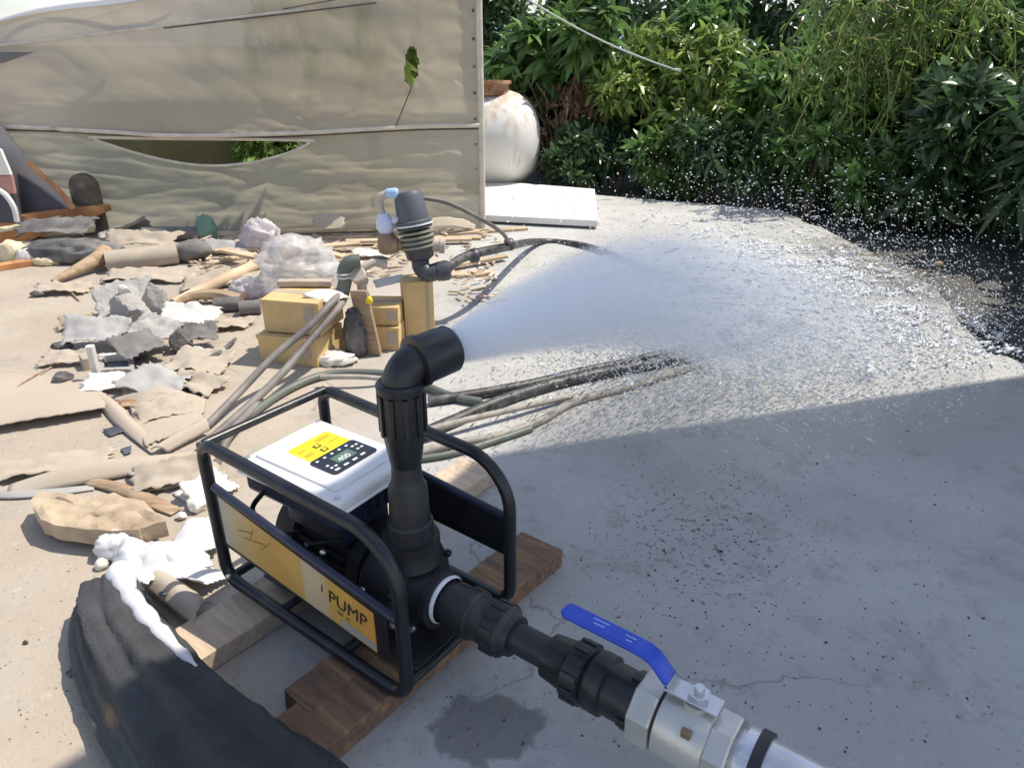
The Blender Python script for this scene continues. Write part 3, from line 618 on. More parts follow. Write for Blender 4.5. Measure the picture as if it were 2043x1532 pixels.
def crumple(name, pos, rad, mt, seed, amp=.35, fr=2.5, sub=4, parent=None):
    bm = bmesh.new(); bmesh.ops.create_icosphere(bm, subdivisions=sub, radius=1); off = Vector((seed * 7.1, seed * 3.3, 0))
    for v in bm.verts:
        d = v.co.normalized(); r = 1 + amp * (1 - 2 * abs(noise.noise(d * fr + off))) - amp * .5 + amp * .5 * (1 - 2 * abs(noise.noise(d * fr * 2.3 + off))) 
        v.co = Vector((d.x * r * rad[0], d.y * r * rad[1], max(d.z * r * rad[2], -rad[2] * .7)))
    me = bpy.data.meshes.new(name); bm.to_mesh(me); bm.free(); me.materials.append(M[mt])
    me.polygons.foreach_set('use_smooth', [True] * len(me.polygons))
    o = bpy.data.objects.new(name, me); link(o, parent); o.location = Vector(pos) + Vector((0, 0, rad[2] * .68)); return o
def rod(name, pts, r, mt, label, cat, group=None, seg=8, squash=1.0, n=6):
    pts = [Vector(p) for p in pts]; org = pts[0].copy(); cp = catmull([p - org for p in pts], n) if len(pts) > 2 else [p - org for p in pts]
    if isinstance(r, (list, tuple)) and len(r) != len(cp): r = [r[0] + (r[-1] - r[0]) * i / (len(cp) - 1) for i in range(len(cp))]
    o = MB().tube(cp, r, seg, squash=squash).build(name, M[mt]); o.location = org; return tag(o, label, cat, group)
def plank(name, a, b, w, h, mt, parent=None, z=0.0, bevel=.004):
    """flat board from a to b (ground points), width w, thickness h, resting at height z"""
    a, b = Vector(a), Vector(b); d = b - a; L = d.length; q = math.atan2(d.y, d.x)
    m = MB(); n = 10; rnd = random.Random(int(L * 1000) + int(w * 999))
    vs = []; fs = []
    for i in range(n + 1):
        x = L * i / n; e = rnd.uniform(-.004, .004)
        for (yy, zz) in ((-w / 2 + e, 0), (w / 2 + e, 0), (w / 2 + e, h), (-w / 2 + e, h)): vs.append((x + (rnd.uniform(-.006, .006) if i in (0, n) else 0), yy, zz + rnd.uniform(0, .0015)))
    for i in range(n):
        for k in range(4): fs.append((i * 4 + k, i * 4 + (k + 1) % 4, i * 4 + 4 + (k + 1) % 4, i * 4 + 4 + k))
    fs += [(3, 2, 1, 0), tuple(n * 4 + k for k in range(4))]
    o = m.add(vs, fs).build(name, M[mt], parent, smooth=30, bevel=bevel); o.location = (a.x, a.y, z); o.rotation_euler = (0, 0, q); return o

def wrinkle(o, amp, fr, seed=0, sc=(1, 1, 1)):
    me = o.data; nr = [v.normal.copy() for v in me.vertices]
    for v, n_ in zip(me.vertices, nr):
        p = Vector((v.co.x * fr * sc[0], v.co.y * fr * sc[1], v.co.z * fr * sc[2] + seed * 5.3))
        v.co += n_ * amp * ((1 - 2 * abs(noise.noise(p))) * .7 + .5 * (1 - 2 * abs(noise.noise(p * 2.3))) - .3)
    me.update(); return o
# ------------------------------------------------------------------ motor pump in its cage
AX, AY = -.2383, 1.2332; Lx, Ly = -.806, .592; Wx, Wy = .592, .806
CX, CY = AX + Lx * .342 + Wx * .1966, AY + Ly * .342 + Wy * .1966; RZ = math.atan2(-Ly, -Lx)
def wor(lx, ly, z=0.0): return Vector((CX - Lx * lx + Wx * ly, CY - Ly * lx + Wy * ly, z))
pump = empty('motor_pump', (CX, CY, 0), 'black motor pump in a tubular cage with a white controller and yellow sticker', 'pump', rz=RZ)
HX, HY, Z0, Z1, TR = .342, .197, .078, .505, .0165
def loop(y, radii, sk=0.0):
    cs = [(-HX, Z0), (HX, Z0), (HX, Z1), (-HX, Z1)]; pts = []
    for i, (x, z) in enumerate(cs):
        r = radii[i]; p = Vector((x, 0, z)); a = Vector((*[cs[i - 1][0]], 0, cs[i - 1][1])); b = Vector((cs[(i + 1) % 4][0], 0, cs[(i + 1) % 4][1]))
        da, db = (a - p).normalized(), (b - p).normalized(); s_, e_ = p + da * r, p + db * r
        for k in range(9):
            t = k / 8; q = s_ * (1 - t) ** 2 + p * 2 * t * (1 - t) * 1.0 + e_ * t * t
            # circular rather than parabolic corner
            ang = t * math.pi / 2; cc = p + da * r + db * r; q = cc - db * r * math.cos(ang) - da * r * math.sin(ang)
            pts.append(Vector((q.x, y, q.z + sk * (-q.x + HX) )))
    out = []
    for i in range(len(pts)):
        out.append(pts[i])
        nx = pts[(i + 1) % len(pts)]
        if (nx - pts[i]).length > .08:
            for k in range(1, 5): out.append(pts[i].lerp(nx, k / 5))
    return out
fr = MB().tube(loop(-HY, (.05, .055, .135, .05), .03), TR, 12, closed=True).build('cage_side', M['black'], pump)
fr = MB().tube(loop(HY, (.05, .055, .135, .05), .03), TR, 12, closed=True).build('cage_side', M['black'], pump)
for (x, z) in ((-HX + .012, Z1 + .018), (-HX + .012, Z0 + .022), (HX - .03, Z0), (-.12, Z0 + .012), (.12, Z0 + .006)):
    MB().tube([(x, -HY, z), (x, HY, z)], .0125, 10).build('crossbar', M['black'], pump)
MB().tube([(-HX + .02, -HY, .398), (HX - .012, -HY, .302)], .011, 10).build('side_rail', M['navy'], pump)
MB().tube([(-HX + .01, HY, .40), (HX - .012, HY, .352)], .011, 10).build('side_rail', M['navy'], pump)
# side plates; the near one carries the sticker
def plate(y0, y1, zl0, zl1, zr0, zr1, x0, x1):
    vs = [(x0, y0, zl0), (x1, y0, zr0), (x1, y0, zr1), (x0, y0, zl1), (x0, y1, zl0), (x1, y1, zr0), (x1, y1, zr1), (x0, y1, zl1)]
    return MB().add(vs, [(0, 1, 2, 3), (7, 6, 5, 4), (0, 4, 5, 1), (1, 5, 6, 2), (2, 6, 7, 3), (3, 7, 4, 0)])
plate(-HY - .002, -HY + .002, .215, .392, .165, .298, -HX + .01, HX - .05).build('side_plate', M['black'], pump, smooth=0)
plate(HY - .002, HY + .002, .25, .392, .232, .352, -HX + .01, HX - .005).build('side_plate', M['black'], pump, smooth=0)
def sticker_mat():
    m, n, l, b = nt('sticker_print'); tc = n.new('ShaderNodeTexCoord'); sp = n.new('ShaderNodeSeparateXYZ'); l.new(tc.outputs['Object'], sp.inputs[0])
    mr = n.new('ShaderNodeMapRange'); mr.inputs[1].default_value = -.30; mr.inputs[2].default_value = .256; l.new(sp.outputs['X'], mr.inputs[0])
    cr = n.new('ShaderNodeValToRGB'); cr.color_ramp.elements[0].color = (.42, .38, .32, 1); cr.color_ramp.elements[1].color = (.70, .32, .06, 1)
    for p, c in ((.10, (.48, .36, .18, 1)), (.25, (.55, .34, .10, 1)), (.42, (.60, .33, .07, 1)), (.555, (.62, .38, .11, 1)), (.57, (.60, .47, .30, 1)), (.70, (.62, .47, .28, 1)), (.74, (.64, .38, .08, 1)), (.9, (.66, .36, .07, 1))):
        e = cr.color_ramp.elements.new(p); e.color = c
    nz = n.new('ShaderNodeTexNoise'); nz.inputs['Scale'].default_value = 14; l.new(tc.outputs['Object'], nz.inputs['Vector'])
    r2 = n.new('ShaderNodeMapRange'); r2.inputs[3].default_value = .82; r2.inputs[4].default_value = 1.15; l.new(nz.outputs['Fac'], r2.inputs[0])
    l.new(mr.outputs[0], cr.inputs[0]); mu = n.new('ShaderNodeVectorMath'); mu.operation = 'SCALE'; l.new(cr.outputs[0], mu.inputs[0]); l.new(r2.outputs[0], mu.inputs['Scale'])
    l.new(mu.outputs[0], b.inputs['Base Color']); b.inputs['Roughness'].default_value = .45; return m
stk = plate(-HY - .0045, -HY - .0025, .229, .378, .172, .288, -.305, .256).build('sticker', sticker_mat(), pump, smooth=0)
def text(body, size, loc, rot, mt, parent, name='lettering', extr=.0004, shear=0):
    cu = bpy.data.curves.new(name, 'FONT'); cu.body = body; cu.size = size; cu.extrude = extr; cu.align_x = 'LEFT'; cu.resolution_u = 6; cu.shear = shear
    cu.materials.append(M[mt]); o = bpy.data.objects.new(name, cu); link(o, parent); 
    bpy.context.view_layer.update(); me = bpy.data.meshes.new_from_object(o.evaluated_get(bpy.context.evaluated_depsgraph_get())); bpy.data.objects.remove(o)
    o = bpy.data.objects.new(name, me); link(o, parent); o.location = loc; o.rotation_euler = rot; return o
text('PUMP', .052, (.102, -HY - .0055, .246), (R(90), R(6.5), 0), 'ink', stk)
text('I', .034, (.078, -HY - .0055, .262), (R(90), R(6.5), 0), 'ink', stk)
def bar(parent, x0, z0, x1, z1, h, mt, name='print_stroke'):
    vs = [(x0, -HY - .0052, z0), (x1, -HY - .0052, z1), (x1, -HY - .0052, z1 + h), (x0, -HY - .0052, z0 + h)]
    return MB().add(vs, [(0, 1, 2, 3)]).build(name, M[mt], parent, smooth=0)
for (x0, z0, x1, z1, h, mt) in ((-.235, .300, -.17, .318, .004, 'inkbrown'), (-.215, .285, -.12, .302, .004, 'inkbrown'), (-.15, .275, -.10, .318, .004, 'inkbrown'), (-.19, .29, -.165, .335, .005, 'inkbrown'),
                                (.13, .222, .150, .220, .011, 'inkbrown'), (.16, .219, .172, .2175, .009, 'inkbrown')):
    bar(stk, x0, z0, x1, z1, h, mt)
bar(stk, .138, .1885, .2555, .1755, .022, 'panelgrey', 'label_strip')
# motor, feet, fan cover
mo = MB().lathe((-.27, .02, .205), (1, 0, 0), [(0, .07), (.012, .104), (.085, .108), (.09, .094), (.30, .094), (.305, .112), (.345, .112), (.36, .07)], 32).build('motor', M['castiron'], pump)
fins = MB()
for k in range(22):
    q = 2 * math.pi * k / 22; rr = Matrix.Rotation(q, 4, 'X'); fins.box(Vector((-.085, .02, .205)) + (rr @ Vector((0, 0, .10))), (.2, .004, .018), rr.to_3x3())
fins.build('cooling_fins', M['castiron'], mo, smooth=0)
for x in (-.17, -.02): MB().box((x, .02, .108), (.04, .22, .03)).build('motor_foot', M['castiron'], pump, bevel=.004)
MB().box((-.1, .02, .087), (.34, .1, .016)).build('mount_plate', M['castiron'], pump, smooth=0)
MB().box((-.08, .0, .335), (.22, .16, .10)).build('terminal_box', M['navy'], pump, bevel=.008)
MB().box((.02, 0, .092), (.58, .27, .006)).build('base_tray', M['castiron'], pump, bevel=.002)
cbl = MB().tube(catmull([(-.2, -.13, .40), (-.24, -.15, .33), (-.2, -.12, .26), (-.16, -.06, .25)], 6), .007, 8).build('motor_cable', M['plasticblk'], pump)
# volute, suction neck
vo = MB().lathe((.09, .0, .2), (1, 0, 0), [(-.02, .06), (0, .10), (.02, .122), (.09, .126), (.115, .112), (.125, .075), (.17, .06), (.175, .075), (.195, .075), (.2, .05)], 36).build('volute', M['castiron'], pump)
MB().lathe((.185, 0, .28), (0, 0, 1), [(0, .07), (.03, .058), (.045, .056), (.045, .072), (.07, .072), (.072, .05)], 28).build('discharge_flange', M['castiron'], pump)
for k in range(8):
    q = R(22.5 + 45 * k); MB().lathe((.205, .112 * math.cos(q), .2 + .112 * math.sin(q)), (1, 0, 0), [(0, .010), (.012, .010), (.014, .006)], 6).build('bolt', M['castiron'] if k not in (4, 5) else M['bolt'], vo)
MB().tube([(.02, -HY + .012, .36), (.02, -.06, .3)], .006, 6).build('brace', M['black'], pump)
for p in ((-.02, -HY + .02, .315), (.06, -HY + .03, .345), (.2, -HY + .02, .31), (-.305, -HY - .016, .125)):
    MB().lathe(p, (0, -1, .3), [(0, .007), (.006, .007), (.009, .003)], 8).build('bolt', M['bolt'], pump)
# discharge riser
ri = MB().lathe((.187, 0, .345), (0, 0, 1), [(0, .056), (.05, .056), (.055, .050), (.15, .046), (.16, .040), (.17, .037), (.24, .0335), (.28, .0335)], 28).build('riser_pipe', M['pipegrey'], pump)
MB().lathe((.187, 0, .555), (0, 0, 1), [(0, .036), (.03, .041), (.075, .047), (.10, .0495), (.185, .0495), (.19, .055), (.205, .056), (.212, .050)], 28).build('compression_collar', M['plasticblk'], ri)
for k in range(10):
    q = 2 * math.pi * k / 10; rr = Matrix.Rotation(q, 3, 'Z'); MB().box(Vector((.187, 0, .69)) + rr @ Vector((.052, 0, 0)), (.007, .012, .10), rr).build('grip_rib', M['plasticblk'], ri, bevel=.002)
oa = R(40) - RZ; od = Vector((math.cos(oa), math.sin(oa), .09)).normalized()
p0 = Vector((.187, 0, .744)); cur = []
for k in range(13):
    t = k / 12 * math.pi / 2; rad = .056
    cur.append(p0 + Vector((0, 0, rad * math.sin(t))) + Vector((od.x, od.y, 0)) * rad * (1 - math.cos(t)) * .9)
pe = cur[-1]; cur += [pe + od * .012]
el = MB().tube(cur, .0445, 24).build('elbow', M['plasticblk'], pump)
NZ = pe + od * .006
MB().lathe(NZ - od * .02, od, [(0, .046), (.004, .060), (.016, .061), (.018, .056), (.022, .0565), (.098, .0555), (.105, .050), (.105, .042), (.05, .040)], 32).build('outlet_collar', M['plasticblk'], el)
rb = MB()
NOZ_L = NZ + od * .085
# suction line
su = MB().lathe((.29, 0, .205), (1, 0, 0), [(0, .05), (.03, .05), (.03, .056), (.07, .056), (.07, .062), (.10, .062), (.105, .055), (.145, .055), (.15, .062), (.19, .062), (.2, .050), (.215, .048), (.215, .036), (.4, .036)], 32).build('suction_pipe', M['pipegrey'], pump)
MB().lathe((.285, 0, .205), (1, 0, 0), [(0, .058), (.008, .062), (.016, .058)], 32, False, False).build('thread_tape', M['tape'], su)
for k in range(12):
    q = 2 * math.pi * k / 12; rr = Matrix.Rotation(q, 3, 'X'); MB().box(Vector((.455, 0, .205)) + rr @ Vector((0, 0, .0625)), (.038, .012, .006), rr).build('grip_rib', M['plasticblk'], su, bevel=.0015)
cu2 = MB().lathe((.60, 0, .205), (1, 0, 0), [(0, .038), (.0, .05), (.05, .056), (.06, .066), (.1, .066), (.105, .058), (.115, .066), (.15, .066), (.155, .058), (.205, .058), (.205, .064), (.225, .064), (.225, .05)], 32).build('coupling', M['plasticblk'], pump)
for k in range(12):
    q = 2 * math.pi * k / 12; rr = Matrix.Rotation(q, 3, 'X')
    MB().box(Vector((.68, 0, .205)) + rr @ Vector((0, 0, .0665)), (.038, .015, .008), rr).build('grip_rib', M['plasticblk'], cu2, bevel=.0015)
    if k % 3 == 0: MB().box(Vector((.815, 0, .205)) + rr @ Vector((0, 0, .066)), (.026, .018, .01), rr).build('grip_rib', M['plasticblk'], cu2, bevel=.0015)
va = MB().lathe((.83, 0, .205), (1, 0, 0), [(.045, .062), (.05, .074), (.12, .079), (.135, .079), (.15, .076), (.155, .062)], 32).build('valve_body', M['valve'], pump)
MB().lathe((.822, 0, .205), (1, 0, 0), [(0, .074), (.003, .078), (.046, .078), (.05, .074)], 8, phase=.5).build('hex_end', M['valve'], va, smooth=20, bevel=.002)
MB().lathe((.98, 0, .205), (1, 0, 0), [(0, .072), (.003, .075), (.04, .075), (.044, .071)], 8, phase=.5).build('hex_end', M['valve'], va, smooth=20, bevel=.002)
MB().lathe((.938, 0, .27), (0, 0, 1), [(0, .026), (.022, .026), (.022, .017), (.032, .017)], 16).build('stem_boss', M['valve'], va)
MB().box((.93, 0, .2985), (.11, .044, .005)).build('lever_plate', M['steel'], va, bevel=.0015)
MB().lathe((.94, 0, .301), (0, 0, 1), [(0, .022), (.012, .022), (.013, .012), (.022, .012), (.0225, .008)], 6).build('stem_nut', M['steel'], va, smooth=20)
MB().lathe((.94, 0, .323), (0, 0, 1), [(0, .0105), (.004, .0095)], 16).build('stem_tip', M['steel'], va)
MB().box((.945, -.06, .262), (.02, .012, .02)).build('stop_pin', M['brass'], va, bevel=.003)
def strap(pts, w, h):
    vs, fs = [], []
    for i, (x, z) in enumerate(pts):
        a = pts[max(i - 1, 0)]; b = pts[min(i + 1, len(pts) - 1)]; t = Vector((b[0] - a[0], 0, b[1] - a[1])).normalized(); nn = Vector((-t.z, 0, t.x))
        ww = w if i not in (len(pts) - 1,) else w * .55
        for sy, sz in ((-1, -1), (1, -1), (1, 1), (-1, 1)): vs.append(Vector((x, sy * ww / 2, z)) + nn * sz * h / 2)
    for i in range(len(pts) - 1):
        for k in range(4): fs.append((i * 4 + k, i * 4 + (k + 1) % 4, i * 4 + 4 + (k + 1) % 4, i * 4 + 4 + k))
    fs += [(0, 1, 2, 3), tuple((len(pts) - 1) * 4 + k for k in (3, 2, 1, 0))]
    return MB().add(vs, fs)
strap([(.905, .2985), (.888, .300), (.868, .318)], .040, .005).build('lever_neck', M['steel'], va, bevel=.001)
ha = strap([(.880, .308), (.862, .327), (.845, .344), (.825, .352), (.79, .3535), (.74, .354), (.69, .3545), (.655, .355), (.640, .355), (.630, .355)], .043, .013).build('blue_handle', M['blue'], va, bevel=.005, segs=3)
for x0, x1, y in ((.735, .70, .008), (.73, .705, -.004), (.80, .775, .004), (.795, .782, -.007)):
    MB().box(((x0 + x1) / 2, y, .3612), (abs(x1 - x0), .004, .0008)).build('worn_marking', M['bluelight'], ha, smooth=0)
MB().lathe((1.02, 0, .205), (1, 0, 0), [(0, .052), (.02, .056), (.02, .066), (.05, .068), (.055, .062), (.60, .062)], 32).build('outlet_tube', M['steel'], va)
MB().lathe((1.06, 0, .205), (1, 0, 0), [(0, .0695), (.022, .0695)], 32).build('clamp_band', M['pipegrey'], va)
# controller
co = MB().box((0, 0, 0), (.35, .265, .06)).build('controller_base', M['navy'], pump, bevel=.012); co.location = (-.105, .004, .405); co.rotation_euler = (0, 0, R(2))
for k in range(9): MB().box((.176, -.11 + .0275 * k, 0), (.012, .006, .05)).build('heat_fin', M['navy'], co, smooth=0)
lid = MB().box((0, 0, .046), (.362, .276, .036)).build('lid', M['whitep'], co, bevel=.014, segs=4)
MB().box((0, 0, .0285), (.376, .29, .007)).build('lid_rim', M['whitep'], co, bevel=.003)
MB().box((-.004, .006, .0665), (.30, .225, .009)).build('lid_top', M['whitep'], co, bevel=.006, segs=3)
def rrect(x0, x1, y0, y1, r, n=4):
    out = []
    for cx_, cy_, a0 in ((x1 - r, y1 - r, 0), (x0 + r, y1 - r, 90), (x0 + r, y0 + r, 180), (x1 - r, y0 + r, 270)):
        for k in range(n + 1): a = R(a0 + 90 * k / n); out.append((cx_ + r * math.cos(a), cy_ + r * math.sin(a)))
    return out
ZT = .0713
lab = MB().prism(rrect(-.095, .012, -.052, .086, .012), ZT, ZT + .0008).build('warning_label', M['yellow'], co, smooth=0)
dp = MB().prism(rrect(.0, .098, -.062, .090, .012), ZT + .0010, ZT + .003).build('display_panel', M['panelblk'], co, smooth=0)
MB().prism(rrect(.03, .066, -.018, .045, .003), ZT + .0032, ZT + .0040).build('screen', M['lcd'], dp, smooth=0)
text('400', .026, (.062, -.010, ZT + .0042), (0, 0, R(90)), 'print', dp, 'digits', .0002)
zt = ZT + .0033
for x, y in ((.014, -.045), (.014, -.02), (.014, .005), (.014, .03), (.014, .055), (.03, .062), (.03, .076), (.05, .062), (.05, .076), (.05, -.044), (.066, -.044), (.066, -.03)):
    MB().box((x, y, zt), (.006, .008, .0006)).build('indicator', M['print'], dp, smooth=0)
for x, y in ((.082, -.04), (.082, -.01), (.082, .02), (.08, .05)): MB().box((x, y, zt), (.007, .015, .0006)).build('button', M['print'], dp, smooth=0)
for x, y in ((-.05, .012), (-.022, .012)):
    MB().box((x, y, ZT + .0012), (.017, .02, .0008)).build('pictogram', M['ink'], lab, smooth=0)
    MB().box((x, y, ZT + .002), (.009, .011, .0006)).build('pictogram_window', M['yellow'], lab, smooth=0)
for x, y, w in ((-.075, .05, .05), (-.067, .05, .045), (-.04, .06, .03), (-.028, -.03, .03), (-.06, -.03, .025), (-.035, -.03, .028)):
    MB().box((x, y, ZT + .0012), (.003, w, .0006)).build('fine_print', M['inkbrown'], lab, smooth=0)
for sx in (-1, 1):
    for sy in (-1, 1): MB().lathe((sx * .163, sy * .121, .064), (0, 0, 1), [(0, .008), (.003, .008), (.004, .005)], 12).build('lid_screw', M['steel'], co)

# timbers under the cage
a, b = wor(-.245, -.52), wor(-.20, .74)
tag(plank('wooden_board', a, b, .15, .058, 'woodpale'), 'pale wooden board under the far end of the pump cage', 'board')
a, b = wor(.20, -.445), wor(.245, .50)
tag(plank('wooden_board', a, b, .155, .058, 'woodred'), 'wet red-brown board under the near end of the pump cage', 'board')
o = plank('timber_block', wor(.125, -.345), wor(.13, -.12), .10, .062, 'woodred', z=.0); tag(o, 'dark stubby timber block lying against the near board under the cage', 'timber')

# ------------------------------------------------------------------ dark fabric roll, white sheet, slab at the left
ro = empty('fabric_roll', G(350, 1350), 'big dark grey fabric roll with a pale edge, lying beside the pump', 'fabric roll')
cl = catmull([G(222, 1205), G(235, 1275), G(285, 1370), G(370, 1480), G(470, 1590), G(600, 1700)], 18); n = len(cl)
def roll_r(t, r0, r1): return r0 + (r1 - r0) * min(1, t * 1.25) ** .85
def roll_mesh(shift, r0, r1, fold, seed, zk):
    vs, fs = [], []; seg = 84
    for i, p in enumerate(cl):
        t = i / (n - 1); r = roll_r(t, r0, r1) * (.55 if i == 0 else .85 if i == 1 else 1)
        d = (cl[min(i + 1, n - 1)] - cl[max(i - 1, 0)]).normalized(); s_ = Vector((d.y, -d.x, 0))
        for k in range(seg):
            q = 2 * math.pi * k / seg
            w = 1 + fold * .5 * math.sin(7 * q + 4 * t + seed) + fold * 1.3 * noise.noise(Vector((math.cos(q) * 2.2, math.sin(q) * 2.2, t * 1.6 + seed))) + fold * .6 * noise.noise(Vector((math.cos(q) * 6, math.sin(q) * 6, t * 3 + seed)))
            c_ = math.cos(q) * r * w * 1.1; z = zk * r * (.9 + math.sin(q) * w)
            vs.append(p + s_ * (c_ + shift * (.4 + .6 * t)) + Vector((0, 0, max(z, .004))) - ro.location)
    for i in range(n - 1):
        for k in range(seg): fs.append((i * seg + k, i * seg + (k + 1) % seg, (i + 1) * seg + (k + 1) % seg, (i + 1) * seg + k))
    fs += [tuple(range(seg)), tuple((n - 1) * seg + k for k in range(seg))]
    return MB().add(vs, fs)
wrinkle(roll_mesh(.0, .058, .106, .17, 1.0, 1.0).build('outer_wrap', M['roll'], ro, smooth=70), .0065, 9, 1)
wrinkle(roll_mesh(.075, .05, .09, .13, 4.0, .55).build('inner_wrap', M['rollin'], ro, smooth=70), .005, 9, 2)
rim = []
for i in range(1, 57, 2) if False else [1 + round(j * 52 / 28) for j in range(29)]:
    t = i / (n - 1); r = roll_r(t, .058, .108); d = (cl[min(i + 1, n - 1)] - cl[i - 1]).normalized(); s_ = Vector((d.y, -d.x, 0))
    rim.append(cl[i] - s_ * r * .72 + Vector((0, 0, r * 1.68)) - ro.location)
MB().tube(rim, [.016 + .020 * math.exp(-((i - 1.5) / 4) ** 2) + .008 * math.exp(-((i - 12) / 8) ** 2) + .003 * math.sin(i * 1.3) - .011 * max(0, (i - 20) / 9) for i in range(29)], 24).build('pale_edge', M['whitesheet'], ro)
wrinkle(bpy.data.objects['pale_edge'], .003, 14, 3)
m_ = M['rollin']; n_, l_ = m_.node_tree.nodes, m_.node_tree.links; b_ = n_['Principled BSDF']; src_ = b_.inputs['Base Color'].links[0].from_socket
tc_ = n_.new('ShaderNodeTexCoord'); mp_ = n_.new('ShaderNodeMapping'); pc_ = G(264, 1408, .07) - ro.location; mp_.inputs['Location'].default_value = tuple(-pc_); l_.new(tc_.outputs['Object'], mp_.inputs['Vector'])
nz_ = n_.new('ShaderNodeTexNoise'); nz_.inputs['Scale'].default_value = 30; l_.new(tc_.outputs['Object'], nz_.inputs['Vector']); ln_ = n_.new('ShaderNodeVectorMath'); ln_.operation = 'LENGTH'; l_.new(mp_.outputs[0], ln_.inputs[0])
ad_ = n_.new('ShaderNodeMath'); ad_.operation = 'MULTIPLY_ADD'; ad_.inputs[1].default_value = .05; l_.new(nz_.outputs['Fac'], ad_.inputs[0]); l_.new(ln_.outputs['Value'], ad_.inputs[2])
mr_ = n_.new('ShaderNodeMapRange'); mr_.inputs[1].default_value = .07; mr_.inputs[2].default_value = .095; mr_.inputs[3].default_value = .8; mr_.inputs[4].default_value = 0; l_.new(ad_.outputs[0], mr_.inputs[0])
mx_ = n_.new('ShaderNodeMix'); mx_.data_type = 'RGBA'; mx_.inputs['B'].default_value = (.24, .15, .08, 1); l_.new(mr_.outputs[0], mx_.inputs['Factor']); l_.new(src_, mx_.inputs['A']); l_.new(mx_.outputs['Result'], b_.inputs['Base Color'])
tag(sheet('roll_shadow_strip', [G(195, 1308, .008), G(204, 1322, .03), G(140, 1350, .003), G(130, 1342, .003)], 'rollin', None, 10, 4, .003, .004), 'short grey strip laid as a shadow left of the fabric roll', 'strap')  # grey strip in place of the small shadow beside the roll
# crumpled white sheet
def wsz(u, v): return .03 * math.sin(math.pi * u) * math.sin(math.pi * v) + .05 * max(0, noise.noise(Vector((u * 2.2, v * 1.6, 2))))
wsr = empty('white_plastic_sheet', G(330, 1120), 'crumpled white plastic sheet between the fabric roll and the cage', 'plastic sheet')
for k, (cs, sd_) in enumerate((([G(255, 1125, .04), G(300, 1080, .03), G(470, 1150, .012), G(395, 1172, .05)], 1), ([G(285, 1160, .05), G(262, 1120, .06), G(395, 1060, .02), G(430, 1140, .015)], 2), ([G(215, 1150, .05), G(240, 1080, .035), G(330, 1090, .03), G(300, 1180, .06)], 3), ([G(330, 1100, .03), G(360, 1060, .01), G(440, 1020, .006), G(440, 1110, .006)], 4))):
    o = sheet('sheet_fold', cs, 'whitesheet', wsz, 44, 34, .007, .003, .02, sd_, wsr, 7); o.location -= wsr.location; wrinkle(o, .005, 9, sd_)
lo = crumple('sheet_lobe', G(238, 1105), (.062, .05, .045), 'whitesheet', 2, .18, 1.5, 4, wsr); lo.location -= wsr.location
lo = crumple('sheet_lobe', G(205, 1132), (.018, .018, .018), 'paper', 5, .2, 2, 3, wsr); lo.location -= wsr.location
tag(sheet('tan_card', [G(278, 1165, .02), G(322, 1130, .03), G(420, 1205, .035), G(388, 1250, .05)], 'sheet', lambda u, v: .03 * math.sin(math.pi * u), 14, 10, .006, .004, .02, 6), 'tan card with two small holes tucked under the white plastic sheet', 'card')
crumple('small_clip', G(326, 1186, .06), (.012, .008, .006), 'darklump', 3, .2, 2, 2)
tag(bpy.data.objects['small_clip'], 'small dark clip lying on the tan card', 'clip')
# sandstone slab, tilted
def slab_mesh():
    out = [(62, 1000), (75, 978), (130, 985), (175, 992), (230, 985), (285, 1000), (330, 1040), (285, 1050), (272, 1058), (200, 1058), (120, 1050), (80, 1035)]
    cp = Vector((190, 1020, 0)); top, bot = [], []
    for i in range(len(out)):
        a = out[i]; b = out[(i + 1) % len(out)]
        for k in range(3):
            u = a[0] + (b[0] - a[0]) * k / 3 + random.uniform(-2, 2); v = a[1] + (b[1] - a[1]) * k / 3 + random.uniform(-1.5, 1.5); top.append((u, v))
    nn = len(top); vs, fs = [], []
    rings = 7
    for j in range(rings):
        s_ = 1 - j / rings
        for (u, v) in top:
            uu = cp.x + (u - cp.x) * s_; vv = cp.y + (v - cp.y) * s_; p = G(uu, vv, .085)
            p.z += (.028 * noise.noise(Vector((p.x * 14, p.y * 14, 1))) + .016 * noise.noise(Vector((p.x * 34, p.y * 34, 5)))) * (1 if j else .3); vs.append(p)
    vs.append(G(cp.x, cp.y, .09))
    for j in range(rings - 1):
        for k in range(nn): fs.append((j * nn + k, j * nn + (k + 1) % nn, (j + 1) * nn + (k + 1) % nn, (j + 1) * nn + k))
    for k in range(nn): fs.append(((rings - 1) * nn + k, (rings - 1) * nn + (k + 1) % nn, rings * nn))
    b0 = len(vs); vs += [p - Vector((0, 0, .055)) for p in vs[:nn]]
    for k in range(nn): fs.append((k, (k + 1) % nn, b0 + (k + 1) % nn, b0 + k))
    fs.append(tuple(b0 + k for k in range(nn))); return vs, fs
vs, fs = slab_mesh(); org = G(200, 1040)
o = MB().add([p - org for p in vs], fs).build('stone_slab', M['slab'], smooth=35); o.location = org
tag(o, 'rough tan stone slab propped above the sandy ground left of the white sheet', 'stone slab')
tag(facet('prop_stone', G(250, 1050), (.07, .05, .045), 'darklump', 31), 'dark stone propping up the rough tan slab', 'stone')
tag(facet('prop_stone', G(120, 1030), (.05, .05, .045), 'greyblock', 32), 'grey stone under the left end of the rough tan slab', 'stone')
tag(facet('white_chip', G(395, 1018), (.045, .032, .028), 'paper', 33), 'white squarish chip of rubble beside the cage corner', 'rubble')
tag(facet('white_chip', G(362, 1035), (.02, .018, .016), 'paper', 34), 'small white crumb of rubble left of the squarish chip', 'rubble')

